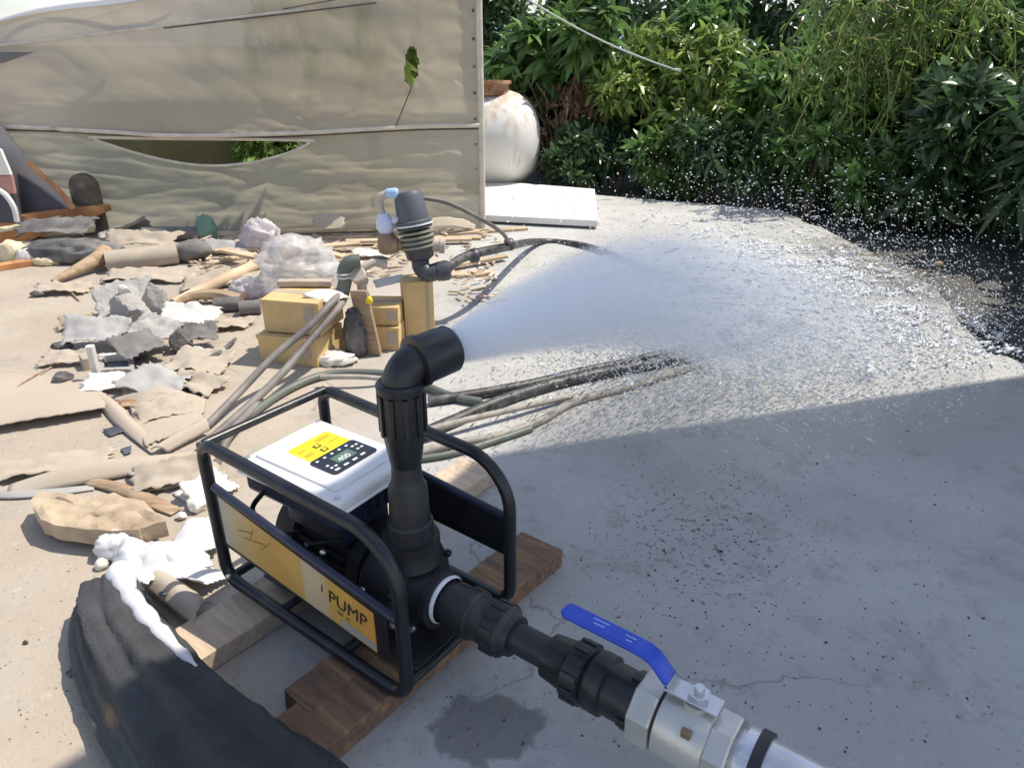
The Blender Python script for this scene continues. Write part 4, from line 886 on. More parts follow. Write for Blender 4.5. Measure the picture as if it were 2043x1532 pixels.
# sand coloured sheets and strips on the ground
def ridge(k): return lambda u, v: k * math.exp(-((v - 1) / .25) ** 2)
tag(sheet('cardboard_sheet', [G(-60, 735, .002), G(200, 765, .002), G(213, 822, .02), G(-60, 868, .022)], 'sheet', lambda u, v: .018 * v ** 3, 30, 14, .006, .005, .01, 7, wscale=3), 'flat sand-coloured sheet at the left with its near edge lifted', 'cardboard sheet')
tag(sheet('cardboard_sheet', [G(240, 770, .004), G(412, 800, .006), G(400, 850, .006), G(290, 895, .01)], 'sheet', lambda u, v: .03 * math.sin(math.pi * u) * (1 - v), 24, 16, .008, .005, .02, 8), 'three-cornered sand-coloured sheet below the rubble heap', 'cardboard sheet')
tag(sheet('cardboard_sheet', [G(300, 898, .03), G(405, 835, .05), G(420, 858, .02), G(335, 905, .006)], 'sheet', lambda u, v: .02 * math.sin(math.pi * v), 20, 8, .006, .005, .02, 9), 'narrow curled sheet pointing at the far corner of the cage', 'cardboard sheet')
st_ = catmull([G(195, 790), G(222, 815), G(250, 845), G(290, 880), G(322, 908)], 8)
def strip(name, cl_, w, mt, label, cat, lift=.02, twist=.0, thick=.004):
    nn = len(cl_)
    def fn(u, v):
        i = min(nn - 1, int(round(u * (nn - 1)))); d = (cl_[min(i + 1, nn - 1)] - cl_[max(i - 1, 0)]).normalized(); s_ = Vector((-d.y, d.x, 0))
        return cl_[i] + s_ * (v - .5) * w * (.5 + .5 * math.sin(math.pi * min(.98, .15 + u * .75)) ) + Vector((0, 0, .004 + lift * (math.sin(math.pi * v) * .6 + v * twist) * math.sin(math.pi * min(1, .1 + u)) + abs(lift) * .1)) - cl_[nn // 2]
    o = MB().grid(fn, nn - 1, 8).build(name, M[mt], smooth=60, solid=thick, recalc=False); o.location = cl_[nn // 2]; return tag(o, label, cat)
strip('curled_strip', st_, .075, 'sheet', 'curled ribbon of cardboard slanting down from the lifted sheet edge', 'cardboard strip', .045)
strip('curled_strip', catmull([G(20, 985), G(120, 965), G(230, 945), G(320, 928), G(402, 905)], 8), .10, 'sheet', 'long curled sand-coloured strip running toward the cage corner', 'cardboard strip', .05, .5)
strip('curled_strip', catmull([G(175, 962), G(240, 978), G(300, 1002), G(352, 1025)], 8), .06, 'wood', 'brown wooden strip slanting down to the white chips', 'wooden strip', .03)
strip('curled_strip', catmull([G(-20, 985), G(20, 990), G(100, 985), G(190, 975)], 8), .05, 'greyfab', 'grey fabric strip along the shaded edge above the stone slab', 'fabric strip', .02)
tag(sheet('cardboard_sheet', [G(250, 945, .004), G(400, 915, .012), G(395, 965, .004), G(290, 985, .004)], 'cardshade', lambda u, v: .02 * math.sin(math.pi * v), 20, 8, .006, .004, .02, 12), 'grey-brown sheet under the long curled strip', 'cardboard sheet')
tag(sheet('cardboard_sheet', [G(345, 985, .003), G(440, 940, .003), G(450, 1000, .003), G(400, 1020, .003)], 'paper', None, 14, 8, .006, .004, .02, 13), 'off-white paper sheet beside the far cage corner', 'paper sheet')
tag(sheet('glossy_scrap', [G(205, 858, .006), G(242, 850, .012), G(246, 862, .006), G(218, 872, .004)], 'darkpanel', None, 8, 6, .003, .003, .05, 14), 'dark glossy scrap on the sand near the curled ribbon', 'scrap')
tag(sheet('glossy_scrap', [G(240, 897, .004), G(262, 890, .01), G(262, 903, .006), G(250, 908, .004)], 'filt', None, 8, 6, .003, .003, .05, 15), 'small blue-grey scrap below the dark glossy scrap', 'scrap')
tag(sheet('torn_piece', [G(222, 800, .01), G(345, 788, .03), G(335, 800, .01), G(280, 818, .006)], 'cardshade', lambda u, v: .02 * math.sin(math.pi * u), 16, 8, .008, .005, .04, 16), 'torn grey-brown piece of card at the foot of the rubble heap', 'card')
tag(facet('brown_clod', G(258, 812), (.055, .03, .025), 'rust', 35), 'rusty brown clod beside the torn piece of card', 'clod')
rod('thin_wire', [G(0, 795, .004), G(50, 760, .02), G(110, 728, .008)], .0035, 'rust', 'thin rusty wire lying on the lifted sheet at far left', 'wire', seg=5)

# ------------------------------------------------------------------ rubble heap
heap = [  # u, v, (rx, ry, rz), material, seed, rz, label
 (262, 655, (.14, .09, .12), 'concl', 41, .3, 'large grey concrete lump at the back of the rubble heap'),
 (318, 640, (.10, .09, .16), 'concl', 42, .9, 'tall upright concrete lump with a pointed top in the rubble heap'),
 (362, 700, (.08, .06, .075), 'darklump', 47, .4, 'dark purple-grey stone in the rubble heap'),
 (275, 712, (.09, .06, .07), 'greyblock', 49, .2, 'dark crumpled lump at the centre of the rubble heap'),
 (395, 710, (.05, .04, .03), 'paper', 52, .3, 'small white lump beside the dark purple-grey stone'),
 (125, 697, (.075, .03, .03), 'darklump', 53, .1, 'dark oblong stone left of the rubble heap'),
 (125, 762, (.055, .045, .035), 'darklump', 54, .0, 'dark rounded stone on the sand in front of the rubble heap'),
 (345, 768, (.13, .10, .02), 'concl', 55, .5, 'thin pale slab fragment lying before the rubble heap'),
 (75, 592, (.06, .03, .025), 'darklump', 56, .2, 'small dark stone near the end of the driftwood'),
 (420, 668, (.05, .05, .05), 'greyblock', 57, .6, 'small angular grey stone at the right end of the rubble heap'),
]
for (u, v, r, mt, sd_, rz, lb) in heap: tag(facet('rubble_lump', G(u, v), r, mt, sd_, rz=rz, planes=26, rough=.07), lb, 'rubble')
tag(facet('rubble_lump', G(262, 640, .0) + Vector((0, 0, .14)), (.05, .03, .045), 'paper', 58), 'white chip resting on the large grey concrete lump', 'rubble')
def torn(u, v, L_, w_, rot, lift, mt, seed, lb, z0=.0, cat='torn sheet', curl=.6):
    c0 = G(u, v); q = R(rot); ex = Vector((math.cos(q), math.sin(q), 0)); ey = Vector((-math.sin(q), math.cos(q), 0)); rnd = random.Random(seed)
    cs = [c0 + ex * a * L_ / 2 * rnd.uniform(.75, 1.15) + ey * b * w_ / 2 * rnd.uniform(.7, 1.2) + Vector((0, 0, z0 + .004 + (lift if b > 0 else 0) * rnd.uniform(.5, 1.1))) for a, b in ((-1, -1), (1, -1), (1, 1), (-1, 1))]
    o = sheet('torn_sheet', cs, mt, lambda a, b: curl * w_ * (.35 * math.sin(math.pi * a) * (1 - b) * .6 + .35 * (b - .3) ** 2 + .16 * noise.noise(Vector((a * 3, b * 3, seed)))), 22, 16, .012, .003, .055, seed, None, 16); return tag(o, lb, cat)
torn(205, 690, .34, .22, 8, .08, 'greyfab', 101, 'curled grey sheet at the left of the rubble heap', .03)
torn(378, 662, .34, .18, -6, .07, 'paper', 102, 'pale torn sheet at the right rear of the rubble heap', .05)
torn(262, 640, .28, .20, 30, .20, 'concl', 103, 'grey sheet standing up behind the rubble heap', .05)
torn(318, 690, .26, .20, -25, .06, 'concl', 104, 'crumpled light grey sheet in the middle of the rubble heap', .06)
torn(165, 655, .22, .10, 15, .05, 'slab', 105, 'tan torn flake left above the rubble heap')
torn(285, 722, .20, .16, 50, .07, 'greyblock', 106, 'dark grey crinkled sheet at the centre front of the rubble heap', .05)
torn(395, 735, .34, .20, -10, .03, 'sheet', 107, 'sandy torn sheet at the right front of the rubble heap')
torn(318, 775, .26, .30, 75, .05, 'greyfab', 108, 'pale grey sheet spreading forward from the rubble heap')
torn(390, 775, .30, .16, -20, .02, 'cardshade', 109, 'grey-brown sheet lying flat at the right front of the rubble heap')
torn(405, 690, .18, .12, 20, .07, 'greyblock', 110, 'dark torn scrap behind the purple-grey stone', .03)
torn(140, 725, .26, .12, 10, .04, 'sheet', 111, 'sandy scrap left of the broken window frame')
torn(240, 775, .34, .12, 5, .03, 'paper', 112, 'whitish strip lying in front of the broken window frame')
torn(450, 655, .30, .12, 10, .02, 'sheet', 113, 'sandy strip between the rubble heap and the cartons')
torn(120, 585, .36, .16, 12, .02, 'sheet', 114, 'sandy flake with a dark edge near the driftwood tip')
torn(300, 560, .55, .2, 4, .03, 'sheet', 115, 'broad sandy sheet behind the rubble heap, under the bent rod')
torn(450, 570, .5, .14, 25, .04, 'cardshade', 116, 'grey-brown sheet between the long pole and the rolled sheet')
torn(290, 500, .55, .2, 0, .08, 'cardshade', 117, 'brownish sheet slumped against the thick grey pipe', .03)
torn(120, 500, .5, .22, 12, .08, 'rubber', 118, 'dark ragged sheet over the rubber bundle', .12)
torn(690, 545, .3, .14, 20, .03, 'paper', 119, 'off-white scrap behind the pipe elbow')
torn(740, 515, .3, .12, 5, .03, 'paper', 120, 'off-white strip between the pipe elbow and the filter')
torn(450, 505, .4, .14, -5, .05, 'greyfab', 121, 'grey sheet beside the green cloth scrap')
torn(330, 830, .22, .14, 35, .03, 'cardshade', 122, 'grey-brown scrap on the three-cornered sheet')
torn(90, 940, .5, .14, 20, .01, 'sheet', 123, 'thin sandy strip above the long curled strip at far left')
torn(360, 960, .28, .14, 20, .05, 'cardshade', 124, 'curled grey-brown flake right of the brown wooden strip')
torn(420, 985, .16, .14, 60, .04, 'paper', 125, 'white curled flake touching the far cage corner')
# broken metal frame and post pieces in the heap
bf = empty('window_frame_scrap', G(232, 752), 'broken grey window frame lying flat in front of the rubble heap', 'frame scrap')
for (a, b, w, h, mt) in ((G(198, 752), G(268, 748), .03, .035, 'panelgrey'), (G(200, 722), G(266, 720), .03, .035, 'paper'), (G(203, 752), G(205, 720), .025, .03, 'panelgrey'), (G(264, 750), G(264, 720), .025, .03, 'panelgrey')):
    o = plank('frame_rail', a, b, w, h, mt, None, .003, .002); o.parent = bf; o.location = Vector((a.x, a.y, .004)) - bf.location
o = sheet('frame_pane', [G(208, 724, .012), G(260, 722, .012), G(260, 746, .012), G(208, 748, .012)], 'filt', None, 4, 4, .001, .004, parent=bf); o.location -= bf.location
po = MB().tube([(0, 0, 0), (0.004, 0, .17)], .02, 8).build('white_stub', M['paper']); po.location = G(195, 757); tag(po, 'short pale stub standing upright at the front of the rubble heap', 'stub')
tag(plank('concrete_bar', G(232, 690), G(300, 682), .06, .05, 'concl'), 'grey concrete bar lying across the middle of the rubble heap', 'bar')
tag(plank('concrete_bar', G(165, 735), G(196, 728), .08, .06, 'cardshade'), 'short tan bar left of the broken window frame', 'bar')
rod('twig', [G(405, 722, .03), G(440, 702, .05), G(470, 676, .02)], [.014, .008], 'darklump', 'dark crooked twig at the right end of the rubble heap', 'twig', seg=6)
rod('twig', [G(428, 700, .012), G(440, 735, .012), G(418, 772, .012), G(400, 800, .012)], [.012, .006], 'rust', 'curved brown twig hanging down right of the rubble heap', 'twig', seg=6)
rod('twig', [G(105, 560, .012), G(130, 572, .02), G(158, 600, .006)], .006, 'rust', 'thin twig at the end of the driftwood', 'twig', seg=5)
rod('twig', [G(295, 700, .02), G(282, 745, .02), G(290, 790, .01)], .006, 'darklump', 'thin dark wire hanging over the front of the rubble heap', 'wire', seg=5)

# ------------------------------------------------------------------ timber, post and panels at the far left
bm_ = MB(); A_, B_ = D(-60, 484, 5.75), D(216, 414, 6.0)
o = MB(); d = (B_ - A_); nn = 12; vs, fs = [], []
for i in range(nn + 1):
    t = i / nn; p = A_.lerp(B_, t); h = .27 * (1 - .8 * t ** 1.5) + .01 * random.uniform(-1, 1); w = .10
    for yy, zz in ((-w, -h * .62), (w, -h * .62), (w, h * .38), (-w, h * .38)): vs.append(p + Vector((0, yy * .5, zz + .03 * math.sin(math.pi * t))) - A_)
for i in range(nn):
    for k in range(4): fs.append((i * 4 + k, i * 4 + (k + 1) % 4, i * 4 + 4 + (k + 1) % 4, i * 4 + 4 + k))
fs += [(3, 2, 1, 0), tuple(nn * 4 + k for k in range(4))]
ob = empty('orange_beam', A_, 'split orange-brown timber beam pointing right at the far left', 'beam')
MB().add(vs, fs).build('beam_body', M['orange'], ob, smooth=30, bevel=.008)
sheet('splinter', [D(-40, 464, 5.66) - A_, D(130, 430, 5.86) - A_, D(130, 438, 5.83) - A_, D(-40, 474, 5.64) - A_], 'cream', None, 14, 4, .008, .01, .1, 21, ob)
c4 = crumple('torn_end', (0, 0, 0), (.11, .06, .07), 'cream', 6, .3, 2.2, 3, ob); c4.location = D(158, 452, 5.86) - A_
pr = MB(); pts = [(-.105, 0)] + [(-.105 * math.cos(a), .37 + .105 * math.sin(a)) for a in [R(10 * k) for k in range(19)]] + [(.105, 0)]
pr.prism(pts, -.035, .035, Matrix(((1, 0, 0, 0), (0, 0, 1, 0), (0, 1, 0, 0), (0, 0, 0, 1))))
o = pr.build('round_top_board', M['postbrown'], bevel=.012); o.location = D(187, 452, 6.03); o.location.z = 0; o.scale = (1.05, 1, 1.02)
tag(o, 'dark brown board with a rounded top standing against the tarp', 'board')
def slanted(name, pts3, depth, mt, parent=None, org=Vector()):
    vs = [Vector(p) - org for p in pts3] + [Vector(p) + Vector((0, depth, 0)) - org for p in pts3]; n_ = len(pts3)
    return MB().add(vs, [tuple(range(n_)), tuple(range(2 * n_ - 1, n_ - 1, -1))] + [(i, n_ + i, n_ + (i + 1) % n_, (i + 1) % n_) for i in range(n_)]).build(name, M[mt], parent, smooth=0, bevel=.006)
lp = empty('leaning_panel', D(60, 440, 5.95) * 1.0, 'grey panel with a wooden edge leaning against the left of the tarp', 'panel')
lp.location.z = 0; og = lp.location.copy()
slanted('panel_face', [D(-40, 210, 6.02), D(0, 250, 6.0), D(60, 330, 5.97), D(148, 412, 5.92), D(145, 440, 5.92), D(40, 440, 5.92), D(-40, 440, 5.92)], .03, 'panelgrey', lp, og)
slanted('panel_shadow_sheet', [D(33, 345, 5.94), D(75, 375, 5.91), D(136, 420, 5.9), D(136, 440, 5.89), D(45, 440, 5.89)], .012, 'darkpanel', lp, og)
MB().tube([p - og for p in catmull([D(58, 325, 5.94), D(90, 355, 5.92), D(118, 380, 5.9), D(147, 418, 5.88)], 6)], .018, 8).build('wooden_edge', M['orange'], lp)
wp = empty('painted_panel', D(10, 440, 5.8), 'white panel with a dull red lower half at the left edge of the scene', 'panel'); wp.location.z = 0; og = wp.location.copy()
slanted('white_face', [D(-60, 290, 5.82), D(0, 298, 5.82), D(22, 350, 5.8), D(-60, 350, 5.8)], .03, 'whiteboard', wp, og)
slanted('red_face', [D(-60, 351, 5.8), D(23, 351, 5.8), D(30, 388, 5.78), D(-60, 388, 5.78)], .03, 'pink', wp, og)
slanted('lower_face', [D(-60, 389, 5.78), D(30, 389, 5.78), D(42, 445, 5.75), D(-60, 445, 5.75)], .03, 'darkpanel', wp, og)
MB().tube([p - og for p in catmull([D(-10, 375, 5.74), D(12, 390, 5.73), D(28, 415, 5.72), D(34, 442, 5.72)], 6)], .02, 8).build('pale_hose_end', M['whitesheet'], wp)
# dark bundle and neighbours
tag(crumple('rubber_bundle', G(150, 522), (.34, .10, .095), 'rubber', 8, .22, 2.6), 'dark crumpled rubber bundle under the orange beam', 'bundle')
tag(plank('brown_plank', G(-60, 548), G(120, 520), .08, .04, 'orange'), 'thin red-brown plank on the ground at the left edge', 'plank')
for k, (u, v, rr) in enumerate(((30, 520, (.10, .05, .08)), (60, 525, (.07, .05, .06)), (95, 528, (.08, .05, .035)))):
    tag(crumple('torn_foam', G(u, v), rr, ('cream', 'paper', 'cream')[k], 20 + k, .4, 2.4, 3), ('cream torn foam at the left edge below the orange beam', 'pale torn foam between the beam and thin plank', 'cream foam scrap beside the dark rubber bundle')[k], 'foam')
rod('driftwood', [G(105, 562, .03), G(150, 540, .05), G(195, 518, .075), G(212, 508, .085)], [.015, .075], 'wood', 'thick pale driftwood log tapering to a broken end', 'log', seg=12)
rod('grey_pipe', [D(232, 470, 5.75), D(330, 466, 5.8), D(412, 467, 5.85)], .055, 'greyblock', 'thick grey pipe lying along the foot of the tarp', 'pipe', seg=16)
tag(sheet('grey_cloth', [G(195, 470, .08), G(290, 452, .13), G(306, 460, .02), G(200, 480, .06)], 'greyfab', lambda u, v: .08 * u * u * (1 - v), 18, 8, .02, .005, .04, 17), 'torn grey cloth draped over the thick grey pipe', 'cloth')
tag(crumple('green_cloth', G(415, 478), (.075, .05, .11), 'green', 9, .25, 2, 3), 'green cloth scrap at the end of the thick grey pipe', 'cloth')
rod('rolled_sheet', [G(212, 522, .07), G(290, 514, .07), G(352, 506, .07)], .075, 'cardshade', 'rolled grey-brown sheet in front of the thick grey pipe', 'roll', seg=16)
tag(facet('grey_block', G(382, 520), (.16, .10, .10), 'greyblock', 61, planes=9, rough=.02), 'angular dark grey block beside the rolled sheet', 'block')
rod('bent_rod', [G(300, 540, .015), G(245, 545, .02), G(212, 560, .015), G(208, 572, .01)], .012, 'rope_dark', 'black bent rod on the sand below the rolled sheet', 'rod', seg=6)
# slats and poles
rod('wooden_pole', [G(345, 606, .03), G(430, 565, .05), G(520, 525, .06), G(605, 486, .05)], [.03, .045], 'slat', 'long pale pole slanting from the cartons up to the tarp foot', 'pole', seg=10)
LATHS = ['long lath leaning left over the litter, ending behind the cartons', 'weathered lath lying level just above the leaning lath', 'weathered lath along the tarp foot right of the pale pinkish bag', 'weathered lath running from the pinkish bag behind the filter', 'weathered longest lath pressed against the tarp foot, behind the filter', 'weathered lath lying parallel in front of the longest one', 'short lath just behind the big clear bag', 'weathered lath sloping down toward the big clear bag', 'weathered lath sticking out right of the tarp corner post', 'weathered lath lying behind the filter elbow hose on the right', 'short lath running into the big clear bag', 'stubby lath behind the pipe elbow', 'short lath under the thick black hose', 'weathered lath under the pale pinkish bag on its left']
slats = [((405, 532), (560, 500)), ((430, 510), (640, 498)), ((500, 470), (760, 462)), ((560, 480), (800, 470)), ((640, 476), (960, 478)), ((690, 490), (940, 486)), ((600, 510), (720, 500)),
         ((450, 520), (560, 545)), ((880, 470), (1050, 458)), ((870, 545), (1010, 520)), ((500, 540), (610, 560)), ((640, 520), (690, 535)), ((900, 552), (985, 548)), ((470, 492), (610, 478))]
for k, (p, q) in enumerate(slats):
    z = .0 + .022 * (k % 4)
    tag(plank('timber_lath', G(*p), G(*q), random.uniform(.05, .09), .022, 'slat', None, z), LATHS[k], 'lath', 'weathered laths along the tarp foot')
rod('curved_bark', [G(345, 612, .02), G(380, 592, .05), G(430, 588, .05), G(480, 600, .02)], [.02, .045], 'wood', 'curved brown bark strip left of the cartons', 'bark', seg=8)
rod('dark_tube', [G(428, 608, .04), G(480, 606, .04)], .045, 'rubber', 'short dark tube between the bark strip and cartons', 'tube', seg=12)
rod('dark_tube', [G(478, 615, .04), G(520, 612, .04)], .042, 'greyblock', 'short grey tube touching the lower carton', 'tube', seg=12)
tag(crumple('plastic_bag', G(524, 500), (.13, .09, .13), 'bagpink', 11, .34, 2.3), 'pale pinkish plastic bag at the foot of the tarp', 'plastic bag')
tag(crumple('plastic_bag', G(600, 585), (.22, .15, .19), 'bag', 12, .42, 2.6), 'big clear crumpled plastic bag behind the carton stack', 'plastic bag')
tag(crumple('plastic_bag', G(500, 588), (.11, .09, .06), 'bagpink', 13, .3, 2.3), 'flattened pale bag left of the big clear bag', 'plastic bag')
rod('red_cord', [G(502, 490, .02), G(520, 505, .03), G(545, 512, .02)], .009, 'pink', 'dull red cord under the pale pinkish bag', 'cord', seg=6)
tag(sheet('torn_card', [D(622, 436, 5.9), D(685, 432, 5.95), D(693, 466, 5.85), D(630, 468, 5.85)], 'sheet', None, 12, 8, .02, .006, .05, 18), 'torn beige card standing against the tarp foot', 'card')
tag(sheet('torn_card', [G(800, 470, .06), G(930, 440, .10), G(955, 462, .01), G(810, 480, .02)], 'sheet', lambda u, v: .05 * math.sin(math.pi * u), 16, 8, .02, .005, .04, 19), 'folded beige card under the tarp corner post', 'card')
# wood chips and crumbs among the litter
chips = MB(); rnd = random.Random(5)
for i in range(420):
    u, v = rnd.uniform(380, 1000), rnd.uniform(462, 610)
    if v > 560 and 480 < u < 900: continue
    p = G(u, v); L_, w_ = rnd.uniform(.02, .09), rnd.uniform(.008, .022); rr = Matrix.Rotation(rnd.uniform(0, 3.14), 3, 'Z') @ Matrix.Rotation(rnd.uniform(-.3, .3), 3, 'Y')
    chips.box(p + Vector((0, 0, rnd.uniform(.008, .04))), (L_, w_, rnd.uniform(.004, .012)), rr)
tag(chips.build('wood_chips', mat('chips', (.50, .38, .27), .85, 0, .2, 6, 0, island=.55), smooth=0), 'scattered wood chips and splinters in front of the tarp foot', 'wood chips', kind='stuff')
gl = MB(); rnd = random.Random(6)
for i in range(1500):
    if i < 500: u, v = rnd.gauss(1400, 110), rnd.gauss(1070, 90)
    elif i < 900: u, v = rnd.uniform(0, 420), rnd.uniform(560, 1500)
    else: u, v = rnd.uniform(880, 2000), rnd.uniform(760, 1500)
    p = G(u, v); s_ = rnd.uniform(.0010, .0032) * (1.7 if rnd.random() < .06 else 1) * (.75 if 500 <= i < 900 else 1)
    rr = Matrix.Rotation(rnd.uniform(0, 3.14), 3, 'Z'); gl.box(p + Vector((0, 0, s_ * .3)), (s_ * rnd.uniform(.8, 2.4), s_, s_ * .6), rr)
tag(gl.build('ground_grit', M['litter'], smooth=0), 'dark grit and crumbs scattered over the concrete', 'grit', kind='stuff')
for (u, v, r, lb) in ((160, 1196, .012, 'small dark clod on the sand left of the fabric roll'), (52, 1283, .01, 'tiny grey stone on the sand at the lower left'), (1870, 533, .04, 'pale round pebble on the dark soil at the right')):
    tag(facet('pebble', G(u, v), (r, r * .8, r * .7), 'litter' if u < 1000 else 'slab', int(u), sub=2), lb, 'pebble')

# ------------------------------------------------------------------ cartons, filter assembly, hoses
def carton(name, p, size, rz, label, tilt=0.0, flap=True, z=0.0):
    o = empty(name, (p[0], p[1], z), label, 'carton', None, rz); sx, sy, sz = size
    MB().box((0, 0, sz / 2), size).build('carton_body', M['card'], o, smooth=0, bevel=.004)
    if flap:
        for s_ in (-1, 1): MB().box((0, s_ * sy * .252, sz + .004), (sx * .995, sy * .49, .005), Matrix.Rotation(s_ * R(-2.5), 3, 'X')).build('flap', M['card'], o, smooth=0)
        MB().box((0, 0, sz + .0085), (sx * .99, .045, .002)).build('tape', M['cardshade'], o, smooth=0)
        MB().box((sx * .32, -sy / 2 - .0015, sz * .62), (.05, .002, sz * .6)).build('tape', M['cardshade'], o, smooth=0)
        MB().box((0, -sy / 2 - .002, sz * .97), (sx * 1.02, .006, .02)).build('edge_fold', M['card'], o, smooth=0)
    return o
cr = R(-16)
carton('cardboard_carton', (-1.06, 3.47), (.32, .27, .135), cr, 'lower carton of the two-high stack, its lid edge jutting out')
carton('cardboard_carton', (-1.04, 3.50), (.30, .26, .16), cr + R(3), 'upper carton of the two-high stack with papers on top', z=.148)
carton('cardboard_carton', (-.50, 3.72), (.155, .15, .325), R(14), 'tall narrow carton carrying the grey filter', flap=False)
carton('cardboard_carton', (-.665, 3.62), (.2, .2, .12), R(-6), 'lowest flat carton left of the tall narrow carton')
carton('cardboard_carton', (-.665, 3.63), (.19, .19, .09), R(-3), 'flat carton resting on the lowest one beside the tall carton', z=.13)
tall = bpy.data.objects['cardboard_carton.002']
MB().box((.045, -.0765, .165), (.012, .006, .31)).build('edge_fold', M['cardshade'], tall, smooth=0)
MB().box((-.06, -.0765, .165), (.01, .006, .31)).build('edge_fold', M['card'], tall, smooth=0)
tag(sheet('loose_paper', [D(600, 592, 3.42), D(675, 582, 3.52), D(700, 598, 3.5), D(668, 612, 3.38)], 'paper', lambda u, v: .02 * math.sin(math.pi * u), 12, 8, .006, .003, .03, 22), 'loose grey-white papers lying on the upper carton', 'paper')
tag(plank('grey_lath', D(560, 590, 3.6), D(660, 570, 3.6), .05, .03, 'cardshade', None, .32), 'grey-brown lath lying along the back of the upper carton', 'lath')
pb = MB().box((0, 0, .17), (.10, .02, .34), Matrix.Rotation(R(-7), 3, 'Y')).build('upright_plank', M['wood'], bevel=.003); pb.location = G(738, 706); pb.rotation_euler = (R(3), 0, R(-25))
tag(pb, 'greyish plank standing upright between the two groups of cartons', 'plank')
tag(crumple('gap_shade', G(712, 708), (.05, .045, .14), 'rubber', 14, .3, 2.4), 'dark lump standing in for shade in the gap left of the upright plank', 'plastic sheet')  # dark filler for the black void between the cartons, where only shade lies
yb = crumple('yellow_scrap', D(737, 606, 3.44), (.018, .012, .022), 'yellow', 15, .15, 2, 2); tag(yb, 'small yellow scrap stuck on the upright plank', 'scrap')
tag(sheet('cream_board', [D(745, 560, 3.68), D(803, 548, 3.74), D(806, 562, 3.7), D(750, 574, 3.62)], 'paper', None, 10, 6, .004, .006, .03, 23), 'off-white board piece between the valve and tall carton', 'board')
tag(crumple('paper_scraps', G(665, 722), (.10, .06, .03), 'paper', 16, .5, 3, 3), 'crumpled off-white scraps at the foot of the carton stack', 'scraps')
# disc filter
FP = Vector((-.475, 3.73, .325))
fi = empty('irrigation_filter', FP, 'dark grey ribbed irrigation filter standing on the tall carton', 'filter')
ax_ = Vector((-.16, .10, 1)).normalized(); fb = Vector((.01, -.03, .10))
MB().lathe(fb, ax_, [(0, .05), (.015, .07), (.05, .075), (.06, .083), (.115, .086)], 32).build('filter_bowl', M['filtdark'], fi)
rg = MB()
for k in range(5): MB().lathe(fb + ax_ * (.065 + .024 * k), ax_, [(0, .080), (.002, .089), (.011, .089), (.013, .080)], 32).build('rib_ring', M['olive'] if k < 4 else M['filtdark'], fi)
MB().lathe(fb + ax_ * .175, ax_, [(0, .080), (.002, .093), (.025, .093), (.03, .082), (.05, .08), (.15, .072), (.17, .06), (.175, .03)], 32).build('filter_housing', M['filt'], fi)
MB().lathe(fb + ax_ * .178, ax_, [(0, .0945), (.008, .0945)], 32).build('print_band', M['print'], fi)
MB().tube(catmull([fb + ax_ * .03, fb + Vector((.0, -.03, -.02)), fb + Vector((.03, -.06, -.055)), fb + Vector((.07, -.05, -.06)), fb + Vector((.12, -.02, -.05))], 5), [.055, .05] , 16) if False else None
MB().tube(catmull([fb + ax_ * .02, fb + Vector((0, -.02, -.03)), fb + Vector((.035, -.03, -.06)), fb + Vector((.075, -.025, -.055)), fb + Vector((.13, -.0, -.045))], 5), .045, 16).build('lower_elbow', M['filtdark'], fi)
MB().lathe(fb + Vector((.08, -.025, -.055)), (.9, .15, .08), [(0, .048), (.03, .052), (.06, .05), (.07, .04)], 20).build('elbow_collar', M['filtdark'], fi)
MB().lathe(fb + ax_ * .08 + Vector((.06, 0, 0)), (1, .05, -.1), [(0, .035), (.05, .035), (.05, .040), (.075, .040), (.078, .03)], 18).build('side_port', M['tan'], fi)
MB().lathe(fb + ax_ * .08 + Vector((-.07, -.01, 0)), (-1, 0, 0), [(0, .03), (.03, .03), (.03, .042), (.05, .045), (.07, .036)], 18).build('inlet_port', M['brass'], fi)
br = MB().lathe(fb + ax_ * .08 + Vector((-.155, -.01, -.045)), (0, 0, 1), [(0, .03), (.01, .045), (.06, .05), (.10, .04), (.11, .03)], 18).build('brass_tee', M['brass'], fi)
bv = MB().lathe(fb + ax_ * .08 + Vector((-.155, -.01, .06)), (-.1, 0, 1), [(0, .028), (.01, .036), (.03, .045), (.06, .045), (.085, .032), (.1, .026)], 20).build('pale_valve', M['palevalve'], fi)
MB().box(fb + ax_ * .08 + Vector((-.115, -.02, .125)), (.07, .02, .02), Matrix.Rotation(R(-20), 3, 'Y')).build('valve_tap', M['palevalve'], fi, bevel=.005)
vt0 = fb + ax_ * .08 + Vector((-.168, -.01, .15))
MB().tube(catmull([vt0, vt0 + Vector((-.012, 0, .04)), vt0 + Vector((-.005, 0, .085)), vt0 + Vector((.03, 0, .105))], 6), .021, 12).build('hose_bend', M['tan'], fi)
capp = vt0 + Vector((.028, 0, .105))
MB().lathe(capp, (1, 0, .08), [(0, .022), (.005, .026), (.05, .026), (.058, .018)], 16).build('blue_cap', M['capblue'], fi)
